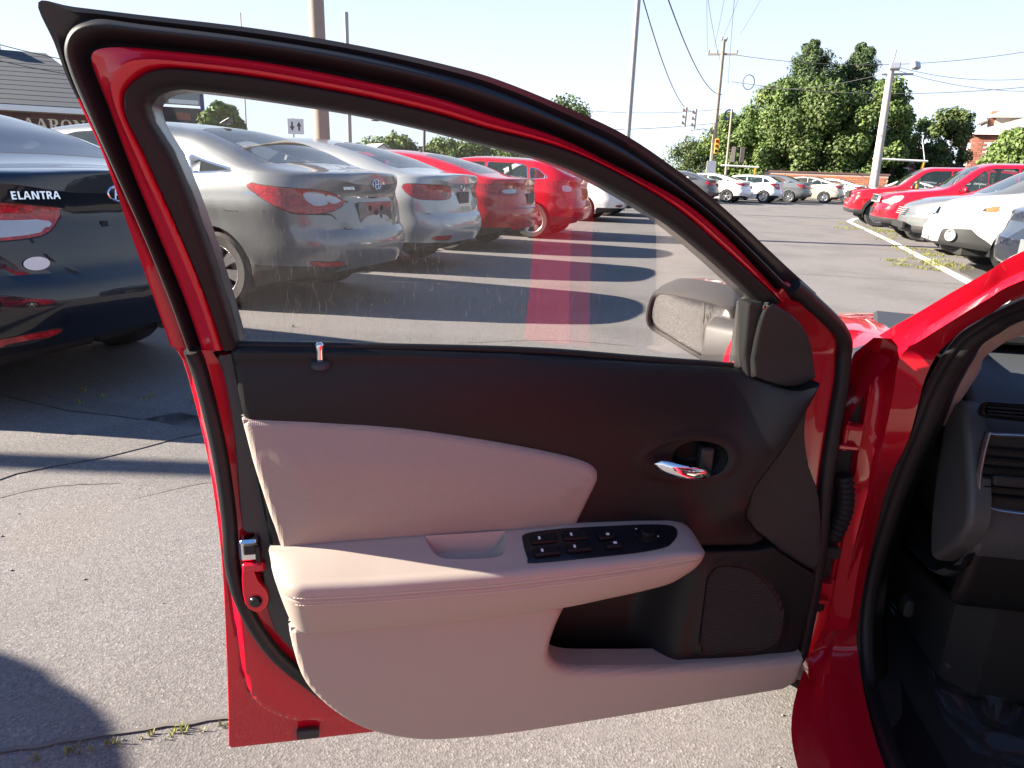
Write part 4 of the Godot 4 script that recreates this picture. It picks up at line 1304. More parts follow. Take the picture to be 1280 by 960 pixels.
	for e in [[-0.012, -0.017], [0.019, 0.004], [0.008, -0.018]]:
		b = Soup.new()
		box(b, x * Vector3(e[0], 0.0004, e[1]), Vector3(0.0016, 0.0003, 0.0012), 0.0001, x.basis)
		soup("switch_mark", b, K.white_print, d)
	# stitches along the seam
	b = Soup.new()
	for k in 118:
		var sx := -0.905 + 0.0052 * k
		for t in [1.90, 2.12]:
			var p := arm_point(sx, t); var p2 := arm_point(sx + 0.0034, t)
			var out := Vector3(0, 0.0, 0.0007)
			var slant := Vector3(0.026 * clampf((0.640 - p.y) / 0.12, 0, 1) * clampf((-0.75 - sx) / 0.19, 0, 1), 0, 0)
			box(b, (p + p2) / 2 + out + slant, Vector3((p2 - p).length() / 2, 0.0005, 0.0006), 0.0002, Basis(Quaternion(Vector3.RIGHT, (p2 - p).normalized())))
	soup("stitching", b, K.thread, d).set_meta("kind", "stuff")

# the pane is curved: steeper above
func glass_at(p: Vector2, w: float) -> Vector3:
	var h := maxf(0.0, p.y - 0.93)
	return Vector3(p.x, p.y, w + 0.03 * (p.x + 0.55) + 0.18 * h + 0.5 * h * h)

func door_glass(d: Node3D, c4: PackedVector3Array) -> void:
	var poly := PackedVector2Array()
	for p in c4: poly.append(Vector2(p.x - 0.004 * signf(p.x + 0.6), p.y + 0.004))
	poly.append_array(pv([-0.15, 0.90, -0.35, 0.905, -0.574, 0.925, -0.965, 0.945]))
	var s := Soup.new()
	for z in [-0.050, -0.046]:
		var g := Soup.new()
		var bb := bounds(poly, 0.001)
		var nx := 40; var ny := 24
		for i in nx:
			for j in ny:
				var q := []
				for e in [[0, 0], [1, 0], [1, 1], [0, 1]]: q.append(bb.position + bb.size * Vector2(float(i + e[0]) / nx, float(j + e[1]) / ny))
				g.quadq(glass_at(q[0], z), glass_at(q[1], z), glass_at(q[2], z), glass_at(q[3], z), q[0], q[1], q[2], q[3])
		g = cut(g, bb, func(p): return sd(poly, p))[0]
		for k in range(0, g.v.size(), 3):
			if z > -0.048: s.tri(g.v[k], g.v[k + 1], g.v[k + 2])
			else: s.tri(g.v[k], g.v[k + 2], g.v[k + 1])
	put("window_glass", smooth(s.v, 20), K.door_glass, d)
	# dried runs of dust on the outside of the pane
	s = Soup.new()
	var rng := RandomNumberGenerator.new(); rng.seed = 11
	for k in 420:
		var px := -0.955 + 0.66 * pow(rng.randf(), 1.35)
		var py := 0.945 + 0.20 * pow(rng.randf(), 1.6) * (1.0 - 0.75 * (px + 0.955) / 0.66) + rng.randf() * 0.02
		var w := rng.randf_range(0.0002, 0.0005)
		var l := rng.randf_range(0.003, 0.018)
		if sd(poly, Vector2(px, py + l)) < 0.004 or sd(poly, Vector2(px, py)) < 0.004: continue
		var m := rng.randf_range(-0.0008, 0.0008)
		var a := glass_at(Vector2(px - w, py), -0.0505); var b := glass_at(Vector2(px + w, py), -0.0505)
		var c := glass_at(Vector2(px + m + w * 0.5, py + l), -0.0505); var e := glass_at(Vector2(px + m - w * 0.5, py + l), -0.0505)
		s.quad(a, b, c, e)
	soup("dust_runs", s, K.dust, d).set_meta("kind", "stuff")
	# sealing lip along the belt
	s = Soup.new()
	var lip := PackedVector3Array()
	for p in curve2(pv([-0.968, 0.958, -0.574, 0.945, -0.368, 0.927, -0.19, 0.911]), 6): lip.append(Vector3(p.x, p.y, -0.038 + lean(p.y)))
	tube(s, lip, 0.006, 8)
	soup("belt_seal", s, K.rubber, d, 60)

func side_mirror(d: Node3D) -> void:
	# glass looks back along the door and towards the driver
	var n := Vector3(-0.80, -0.32, 0.50).normalized()
	var rr := Vector3.UP.cross(n).normalized()
	var uu := n.cross(rr)
	var c := Vector3(-0.187, 0.941, -0.21)
	var outline := curve2(pv([-0.098, -0.012, -0.088, 0.038, -0.064, 0.062, 0.0, 0.066, 0.075, 0.060, 0.092, 0.040, 0.082, -0.02, 0.052, -0.066, 0.0, -0.055, -0.055, -0.034]), 4, true)
	var x := Transform3D(Basis(rr, uu, n), c)
	var s := Soup.new()
	var inner := PackedVector2Array()
	for p in outline: inner.append(p * 0.93)
	prism(s, inner, -0.002, 0.002, 0.0, x)
	soup("mirror_glass", s, K.mirror, d)
	s = Soup.new()
	var rows := []
	for e in [[0.93, 0.004], [0.96, 0.010], [1.0, 0.010], [1.05, 0.0], [1.07, -0.025], [1.02, -0.06], [0.85, -0.09], [0.5, -0.108], [0.02, -0.112]]:
		var ring := []
		for p in outline: ring.append(x * Vector3(p.x * e[0], p.y * e[0], e[1]))
		rows.append(ring)
	var lowr := rows.slice(0, 6); var hir := rows.slice(5)
	skin(s, hir, true)
	soup("mirror_shell", s, K.red_paint, d, 60)
	s = Soup.new()
	skin(s, lowr, true)
	soup("mirror_rim", s, K.black_plastic, d, 60)
	s = Soup.new()
	box(s, Vector3(-0.135, 0.925, -0.10), Vector3(0.05, 0.05, 0.07), 0.02, Basis(Vector3.UP, 0.4))
	box(s, Vector3(-0.125, 0.955, -0.055), Vector3(0.06, 0.075, 0.02), 0.015)
	soup("mirror_foot", s, K.black_plastic, d, 60)
# ---------------------------------------------------------------- the red car
# Car axes: x to its right from the left flank, z back from the front door's hinges.
func v3(a: Array) -> Array:
	var o := []
	for i in range(0, a.size(), 3): o.append(Vector3(a[i], a[i + 1], a[i + 2]))
	return o

func red_car() -> void:
	var t := thing("red_car", "glossy red car with its front door wide open", "car", CAR_AT, CAR_TURN)
	red_body(t)
	door_opening(t)
	cabin(t)
	front_door(t)
	plastic_sheet()

func red_body(t: Node3D) -> void:
	var sp := sedan({
		"L": 4.87, "W": 1.84, "wr": 1.05, "wf": 3.86, "nr": 2.8,
		"top": [0, 1.02, 0.05, 1.085, 0.12, 1.105, 0.4, 1.12, 0.62, 1.15, 1.15, 1.31, 1.7, 1.41, 2.3, 1.45, 2.9, 1.41, 3.4, 1.22, 3.70, 1.02, 3.79, 0.948, 4.05, 0.915, 4.5, 0.83, 4.75, 0.74, 4.87, 0.66],
		"belt": [0, 1.0, 0.08, 1.04, 0.5, 1.06, 1.0, 1.055, 1.6, 1.01, 2.6, 0.965, 3.36, 0.93, 3.8, 0.895, 4.2, 0.845, 4.6, 0.73, 4.87, 0.62],
		"front_glass": [2.92, -0.1, 2.94, 0.5, 3.0, 0.55, 3.62, 0.68, 3.74, 0.4, 3.76, -0.1],
	})
	var r := car_shell(sp, 0.06)
	var b: Body = r[0]
	var shift := func(s: Soup, mirror: bool) -> Soup:
		var o := mirrored(s) if mirror else s
		var n := Soup.new()
		for p in o.v: n.v.append(p + Vector3(sp.W / 2, 0, 3.36 - sp.L / 2))
		return n
	var wall: Soup = r[1]; var side: Soup = r[2]; var top: Soup = r[3]
	for wx in [sp.wr, sp.wf]:
		var c := Vector2(b.s_at("l", wx), sp.tr)
		wall = cut(wall, Rect2(c.x - 0.5, 0, 1, 1), func(p): return 0.365 - (p - c).length())[1]
	var lamp := cut_poly(wall, curve2(b.pts([["l", 0.6, 1.0], ["r", 0.7, 0.98], ["r", 0.4, 0.95], ["r", 0.4, 0.86], ["r", 0.7, 0.82], ["l", 0.4, 0.86]]), 3, true))
	wall = lamp[1]
	var glass := Soup.new()
	var wins := []
	var right_side := side
	for l in sp.windows:
		var o := cut_poly(right_side, pv(l))
		right_side = o[1]
		wins.append(o[0])
	var fg := cut_poly(top, pv(sp.front_glass)); top = fg[1]
	var rg := cut_poly(top, pv(sp.rear_glass)); top = rg[1]
	soup("windshield", shift.call(both(fg[0]), false), K.clear_glass, t)
	soup("rear_window", shift.call(both(rg[0]), false), K.car_glass, t)
	# left flank: the door opening and the front pillar are left out here
	var s0 := b.s_at("l", 1.45); var s1 := b.s_at("l", 3.39)
	var lw: Soup = cut(wall, Rect2(s0 - 0.1, 0, s1 - s0 + 0.2, 2), func(p): return minf(p.x - s0, s1 - p.x))[1]
	var ls: Soup = cut(right_side, Rect2(2.2, 0, 2, 3), func(p): return minf(p.x - 2.30, 3.80 - p.x))[1]
	var lt: Soup = cut(top, Rect2(2.6, 0.3, 1.5, 2), func(p): return minf(minf(p.x - 2.8, 3.79 - p.x), p.y - 0.52))[1]
	var body := Soup.new()
	for s in [lw, ls, lt]: body.v.append_array(shift.call(s, false).v)
	for s in [wall, right_side, top]: body.v.append_array(shift.call(s, true).v)
	soup("body", body, K.red_paint, t, 28)
	for i in wins.size():
		if i > 0: soup("side_window", shift.call(wins[i], false), K.car_glass, t)
		soup("side_window", shift.call(wins[i], true), K.clear_glass, t)
	soup("tail_lamp", shift.call(lamp[0], false), K.lamp_red, t)
	soup("tail_lamp", shift.call(lamp[0], true), K.lamp_red, t)
	for wx in [sp.wr, sp.wf]:
		for y in [-1.0, 1.0]:
			wheel_at(t, Vector3(sp.W / 2 + y * (sp.W / 2 - 0.115), sp.tr, 3.36 - wx), sp.tr, y, K.alloy, 5)
	var un := Soup.new()
	box(un, Vector3(sp.W / 2, 0.2, 0.9), Vector3(0.76, 0.03, 2.3), 0.01)
	for wx in [sp.wr, sp.wf]: box(un, Vector3(sp.W / 2, 0.45, 3.36 - wx), Vector3(0.6, 0.25, 0.42), 0.05)
	soup("underbody", un, K.dark, t)

func door_opening(t: Node3D) -> void:
	var o := curve3(v3([0.25, 1.385, 1.20, 0.235, 1.345, 0.80, 0.19, 1.235, 0.38, 0.145, 1.131, 0.155, 0.132, 1.095, 0.101, 0.117, 1.054, 0.038, 0.102, 1.012, -0.023, 0.085, 0.964, -0.096, 0.080, 0.923, -0.151, 0.080, 0.859, -0.116, 0.080, 0.768, -0.110, 0.080, 0.665, -0.105, 0.080, 0.566, -0.116, 0.080, 0.458, -0.118, 0.080, 0.351, -0.113, 0.05, 0.27, -0.09, 0.005, 0.222, 0.02, -0.008, 0.211, 0.15, -0.008, 0.21, 0.45, -0.008, 0.21, 1.1]), 4)
	var r1 := curve3(v3([0.262, 1.375, 1.20, 0.247, 1.335, 0.80, 0.202, 1.22, 0.37, 0.154, 1.113, 0.146, 0.140, 1.076, 0.092, 0.125, 1.034, 0.029, 0.110, 0.990, -0.032, 0.095, 0.945, -0.095, 0.095, 0.904, -0.143, 0.095, 0.845, -0.116, 0.095, 0.761, -0.110, 0.095, 0.659, -0.109, 0.095, 0.561, -0.123, 0.095, 0.452, -0.131, 0.095, 0.342, -0.129, 0.07, 0.278, -0.09, 0.026, 0.238, 0.04, 0.016, 0.231, 0.16, 0.016, 0.232, 0.45, 0.016, 0.232, 1.1]), 4)
	var r2 := curve3(v3([0.272, 1.355, 1.19, 0.257, 1.31, 0.78, 0.21, 1.19, 0.355, 0.161, 1.091, 0.141, 0.147, 1.054, 0.086, 0.133, 1.014, 0.034, 0.119, 0.974, -0.016, 0.110, 0.932, -0.074, 0.110, 0.900, -0.088, 0.110, 0.850, -0.081, 0.110, 0.764, -0.084, 0.110, 0.666, -0.092, 0.110, 0.571, -0.100, 0.110, 0.462, -0.119, 0.110, 0.350, -0.120, 0.092, 0.288, -0.08, 0.062, 0.253, 0.05, 0.05, 0.243, 0.17, 0.05, 0.245, 0.45, 0.05, 0.245, 1.1]), 4)
	var i := curve3(v3([0.29, 1.33, 1.17, 0.275, 1.28, 0.75, 0.23, 1.16, 0.31, 0.191, 1.064, 0.092, 0.178, 1.028, 0.043, 0.165, 0.992, -0.003, 0.154, 0.960, -0.028, 0.150, 0.933, -0.050, 0.150, 0.889, -0.072, 0.150, 0.842, -0.077, 0.150, 0.762, -0.088, 0.150, 0.658, -0.136, 0.150, 0.563, -0.148, 0.150, 0.455, -0.153, 0.150, 0.339, -0.144, 0.148, 0.282, -0.09, 0.136, 0.252, 0.03, 0.124, 0.25, 0.17, 0.122, 0.255, 0.45, 0.122, 0.255, 1.1]), 4)
	var n := o.size()
	var rows := [[], [], [], [], [], [], [], []]
	for k in n:
		var d := (o[mini(k + 1, n - 1)] - o[maxi(k - 1, 0)]).normalized()
		var out := (o[k] - i[k]).normalized()
		var side := d.cross(out).normalized()
		if side.dot(Vector3(-1, 0, 0.4)) < 0: side = -side
		side = side.lerp(Vector3(-0.75, 0.15, 0.5), 0.7).normalized()
		rows[0].append(o[k] - side * 0.05 + out * 0.004)
		rows[1].append(o[k] - side * 0.005 + out * 0.002)
		rows[2].append(o[k] + side * 0.003)
		rows[3].append(o[k].lerp(r1[k], 0.7) + side * 0.001)
		rows[4].append(r1[k].lerp(r2[k], 0.4) - side * 0.006)
		rows[5].append(r2[k] + side * 0.002)
		rows[6].append(r2[k].lerp(i[k], 0.6) - side * 0.003)
		rows[7].append(i[k] - side * 0.004)
	var s := Soup.new()
	skin(s, rows)
	soup("pillar_and_sill", s, K.red_paint, t, 60)
	# seal round the opening and the dark trim behind it
	var sl := curve3(v3([0.31, 1.32, 1.15, 0.297, 1.265, 0.73, 0.25, 1.145, 0.28, 0.212, 1.039, 0.060, 0.200, 1.006, 0.013, 0.184, 0.960, -0.026, 0.180, 0.872, -0.074, 0.180, 0.779, -0.104, 0.180, 0.666, -0.143, 0.180, 0.550, -0.169, 0.180, 0.430, -0.185, 0.180, 0.326, -0.169, 0.180, 0.234, -0.108, 0.172, 0.226, -0.03, 0.155, 0.235, 0.1, 0.15, 0.245, 0.4, 0.15, 0.245, 1.1]), 5)
	s = Soup.new()
	tube(s, sl, 0.0165, 12)
	var sl2 := PackedVector3Array()
	for p in sl: sl2.append(p + Vector3(-0.017, 0.0, 0.003))
	tube(s, sl2, 0.0085, 8)
	soup("opening_seal", s, K.rubber_soft, t, 60)
	s = Soup.new()
	var inner := [[], [], [], []]
	for p in sl.slice(15):
		inner[0].append(p + Vector3(0.0, 0, 0))
		inner[1].append(p + Vector3(0.03, 0.0, -0.014))
		inner[2].append(p + Vector3(0.055, 0.0, -0.05))
		inner[3].append(p + Vector3(0.09, 0.0, -0.16))
	skin(s, inner)
	soup("kick_panel", s, K.trim_black, t, 60)
	# pale inner lining of the front pillar
	s = Soup.new()
	var a := curve3(v3([0.35, 1.30, 0.8, 0.285, 1.13, 0.25, 0.242, 1.011, 0.013, 0.222, 0.955, -0.052, 0.220, 0.901, -0.108, 0.220, 0.837, -0.136, 0.215, 0.77, -0.15]), 4)
	var c := curve3(v3([0.43, 1.28, 0.76, 0.355, 1.10, 0.15, 0.307, 0.970, -0.101, 0.300, 0.939, -0.159, 0.300, 0.905, -0.197, 0.300, 0.868, -0.205, 0.295, 0.77, -0.26]), 4)
	var pr := [[], [], [], [], []]
	for k in a.size():
		pr[0].append(a[k] + Vector3(-0.02, 0.01, -0.01)); pr[1].append(a[k])
		pr[2].append(a[k].lerp(c[k], 0.5) + Vector3(0.004, 0.0, 0.014)); pr[3].append(c[k]); pr[4].append(c[k] + Vector3(0.01, 0.0, -0.04))
	skin(s, pr)
	soup("pillar_lining", s, K.pale_trim, t, 60)
	# the hinge side of the pillar, with hinges, cable boot and check strap
	s = Soup.new()
	var hw := [[], [], []]
	for y in [0.95, 0.85, 0.7, 0.55, 0.42, 0.3, 0.22]:
		hw[0].append(Vector3(0.084, y, -0.112)); hw[1].append(Vector3(0.055, y, -0.155)); hw[2].append(Vector3(0.0, y, -0.16))
	skin(s, hw)
	soup("hinge_pillar", s, K.red_paint, t)
	for y in [0.765, 0.44]:
		s = Soup.new()
		box(s, Vector3(0.062, y, -0.098), Vector3(0.014, 0.022, 0.005), 0.002)
		box(s, Vector3(0.05, y + 0.019, -0.09), Vector3(0.018, 0.004, 0.014), 0.002)
		box(s, Vector3(0.05, y - 0.019, -0.09), Vector3(0.018, 0.004, 0.014), 0.002)
		tube(s, PackedVector3Array([Vector3(0.045, y - 0.028, -0.09), Vector3(0.045, y + 0.028, -0.09)]), 0.005, 10)
		soup("door_hinge", s, K.red_paint, t)
	s = Soup.new()
	var bp := PackedVector3Array(); var br := PackedFloat32Array()
	for k in 25:
		bp.append(Vector3(0.05 + 0.012 * sin(PI * k / 24.0), 0.69 - 0.13 * k / 24.0, -0.08))
		br.append(0.015 + (0.003 if k % 2 else 0.0))
	tube(s, bp, br, 14)
	soup("cable_boot", s, K.rubber, t, 30)
	s = Soup.new()
	box(s, Vector3(0.05, 0.53, -0.08), Vector3(0.02, 0.012, 0.006), 0.003)
	box(s, Vector3(0.045, 0.62, -0.11), Vector3(0.025, 0.24, 0.008), 0.006)
	soup("check_strap", s, K.dark, t)
	# rear corner of the wing, from the pillar's foot to the bonnet
	s = Soup.new()
	skin(s, [[Vector3(0.12, 0.95, -0.10), Vector3(0.13, 0.947, -0.24), Vector3(0.14, 0.94, -0.36), Vector3(0.15, 0.925, -0.46)], [Vector3(0.06, 0.952, -0.085), Vector3(0.065, 0.945, -0.24), Vector3(0.075, 0.935, -0.38), Vector3(0.08, 0.917, -0.46)], [Vector3(0.018, 0.932, -0.04), Vector3(0.014, 0.922, -0.2), Vector3(0.017, 0.908, -0.36), Vector3(0.02, 0.89, -0.46)], [Vector3(-0.004, 0.86, -0.028), Vector3(-0.004, 0.85, -0.2), Vector3(-0.002, 0.84, -0.36), Vector3(0, 0.83, -0.46)]])
	soup("wing_corner", s, K.red_paint, t, 60)
	# black cowl grille at the foot of the windshield
	s = Soup.new()
	box(s, Vector3(0.185, 0.937, -0.29), Vector3(0.055, 0.008, 0.13), 0.006, Basis(Vector3.UP, -0.3))
	box(s, Vector3(0.95, 0.918, -0.40), Vector3(0.72, 0.012, 0.07), 0.006)
	box(s, Vector3(0.95, 0.85, -0.44), Vector3(0.72, 0.07, 0.01), 0.004)
	soup("cowl_panel", s, K.black_plastic, t)

func plastic_sheet() -> void:
	var s := Soup.new()
	var n := FastNoiseLite.new(); n.seed = 5; n.frequency = 1.9; n.fractal_type = FastNoiseLite.FRACTAL_RIDGED; n.fractal_octaves = 2
	var g := 46
	var at := func(i: int, j: int) -> Vector3:
		var u := float(i) / g; var w := float(j) / g
		var p := Vector3(0.30 + 0.40 * u + 0.03 * sin(w * 7), 0, -0.38 + 0.52 * w + 0.04 * sin(u * 6))
		var f := n.get_noise_2d(p.x * 0.7 + p.z * 0.5, p.z * 1.3)
		p.y = 0.225 + 0.06 * absf(f) + 0.03 * n.get_noise_2d(p.x * 2.1 + 9, p.z * 2.0) + 0.09 * smoothstep(0.45, 0.9, u) * (0.5 + 0.5 * sin(w * 4))
		return p
	for i in g:
		for j in g: s.quad(at.call(i, j), at.call(i, j + 1), at.call(i + 1, j + 1), at.call(i + 1, j))
	var o := soup("plastic_sheet", s, K.film, self, 25)
	o.position = CAR_AT; o.rotation.y = CAR_TURN
	tag(o, "crumpled clear plastic sheet on the driver's footwell floor", "plastic sheet")

func cabin(t: Node3D) -> void:
	var s := Soup.new()
	var prof := curve2(pv([-0.44, 0.888, -0.36, 0.888, -0.27, 0.875, -0.205, 0.848, -0.178, 0.824, -0.152, 0.812, -0.098, 0.744, -0.056, 0.665, -0.043, 0.60, -0.06, 0.545, -0.11, 0.495, -0.17, 0.46, -0.3, 0.45]), 4)
	var rows := []
	for x in [[0.283, 0.02], [0.284, 0.012], [0.288, 0.004], [0.296, 0.0], [0.5, 0.0], [0.9, 0.0], [1.3, 0.0], [1.62, 0.0]]:
		var row := []
		for p in prof: row.append(Vector3(x[0], p.y, p.x - x[1]))
		rows.append(row)
	skin(s, rows)
	soup("dashboard", s, K.dash, t, 50)
	# end cap in the door opening
	s = Soup.new()
	var cap := curve2(pv([0.195, 0.812, 0.15, 0.824, 0.12, 0.80, 0.089, 0.76, 0.034, 0.662, 0.044, 0.60, 0.08, 0.555, 0.129, 0.516, 0.168, 0.593, 0.193, 0.719]), 4, true)
	var xf := Transform3D(Basis(Vector3(0, 0, -1), Vector3.UP, Vector3(-1, 0, 0)), Vector3(0.28, 0, 0))
	prism(s, cap, -0.01, 0.026, 0.012, xf)
	soup("dashboard_end_cap", s, K.dash_cap, t, 60)
	s = Soup.new()
	var low := curve2(pv([0.40, 0.53, 0.16, 0.515, 0.075, 0.545, 0.048, 0.58, 0.06, 0.47, 0.12, 0.44, 0.4, 0.42]), 3, true)
	prism(s, low, -1.3, 0.0, 0.02, xf)
	soup("knee_panel", s, K.trim_black, t, 60)
	# vents: a dark hollow, a frame and loose slats
	var tilt := Basis(Vector3.RIGHT, -0.45)
	for e in [[Vector3(0.345, 0.828, -0.108), 0.076, 0.014, K.trim_black, 3, 0.5], [Vector3(0.335, 0.728, -0.068), 0.066, 0.070, K.alloy, 6, 0.2]]:
		var x := Transform3D(Basis(Vector3.RIGHT, -float(e[5])), e[0])
		var ol := curve2(pv([-e[1], -e[2] * 0.6, -e[1] * 0.95, e[2] * 0.85, -e[1] * 0.7, e[2], e[1] * 0.8, e[2], e[1], e[2] * 0.7, e[1], -e[2] * 0.7, e[1] * 0.8, -e[2], -e[1] * 0.6, -e[2] * 0.98]), 4, true)
		s = Soup.new()
		var rings := []
		for q in [[1.0, 0.0], [1.0, 0.008], [0.96, 0.011], [0.91, 0.008], [0.9, 0.001]]:
			var ring := []
			for p in ol: ring.append(x * Vector3(p.x * q[0] + (0.0), p.y * q[0], q[1]))
			rings.append(ring)
		skin(s, rings, true)
		soup("vent_frame", s, e[3], t, 60)
		s = Soup.new()
		prism(s, ol, -0.004, 0.0015, 0.0, x)
		soup("vent_hollow", s, K.dark, t)
		for k in int(e[4]):
			s = Soup.new()
			var y: float = lerpf(-e[2] * 0.72, e[2] * 0.72, (k + 0.5) / e[4])
			box(s, x * Vector3(0, y, 0.004), Vector3(e[1] * 0.88, 0.0022, 0.006), 0.001, x.basis * Basis(Vector3.RIGHT, 0.5))
			soup("vent_slat", s, K.trim_black, t)
	s = Soup.new()
	var kx := Transform3D(Basis(Vector3.RIGHT, -0.2), Vector3(0.315, 0.718, -0.052))
	box(s, kx.origin, Vector3(0.026, 0.009, 0.007), 0.003, kx.basis)
	soup("vent_tab", s, K.trim_grey, t)
	# floor, firewall, console, hood release
	s = Soup.new()
	box(s, Vector3(0.92, 0.19, 0.5), Vector3(0.75, 0.015, 1.25), 0.01)
	box(s, Vector3(0.92, 0.5, -0.72), Vector3(0.75, 0.32, 0.02), 0.01)
	box(s, Vector3(0.92, 0.36, 0.2), Vector3(0.14, 0.16, 0.9), 0.05)
	soup("cabin_floor", s, K.carpet, t)
	s = Soup.new()
	box(s, Vector3(0.265, 0.36, -0.20), Vector3(0.01, 0.02, 0.018), 0.006)
	soup("hood_release", s, K.trim_grey, t)
	for x in [0.5, 1.34]:
		s = Soup.new()
		box(s, Vector3(x, 0.42, 0.62), Vector3(0.26, 0.09, 0.27), 0.07, Basis(Vector3.RIGHT, 0.1))
		box(s, Vector3(x, 0.76, 0.95), Vector3(0.25, 0.32, 0.08), 0.07, Basis(Vector3.RIGHT, 0.3))
		box(s, Vector3(x, 1.18, 1.1), Vector3(0.13, 0.09, 0.05), 0.045, Basis(Vector3.RIGHT, 0.2))
		soup("seat", s, K.fabric, t, 60)
	s = Soup.new()
	var ring := PackedVector3Array()
	var wx := Transform3D(Basis(Vector3.RIGHT, -0.45), Vector3(0.5, 0.86, 0.30))
	for k in 33: ring.append(wx * Vector3(cos(TAU * k / 32) * 0.185, sin(TAU * k / 32) * 0.185, 0))
	tube(s, ring, 0.015, 8, false)
	box(s, wx * Vector3(0, -0.02, -0.03), Vector3(0.17, 0.03, 0.02), 0.015, wx.basis)
	tube(s, PackedVector3Array([wx * Vector3(0, 0, -0.03), wx * Vector3(0, -0.02, -0.3)]), 0.04, 10)
	soup("steering_wheel", s, K.trim_black, t, 60)
	# front face of the middle pillar
	s = Soup.new()
	var pr := [[], [], [], []]
	for e in [[0.24, 0.0, 0.74], [0.5, 0.0, 0.75], [0.95, 0.02, 0.85], [1.2, 0.11, 1.0], [1.36, 0.19, 1.06]]:
		pr[0].append(Vector3(e[1] - 0.01, e[0], e[2] + 0.40)); pr[1].append(Vector3(e[1] + 0.0, e[0], e[2] + 0.03)); pr[2].append(Vector3(e[1] + 0.05, e[0], e[2] + 0.0)); pr[3].append(Vector3(e[1] + 0.15, e[0], e[2] + 0.06))
	skin(s, pr)
	soup("middle_pillar", s, K.red_paint, t, 50)
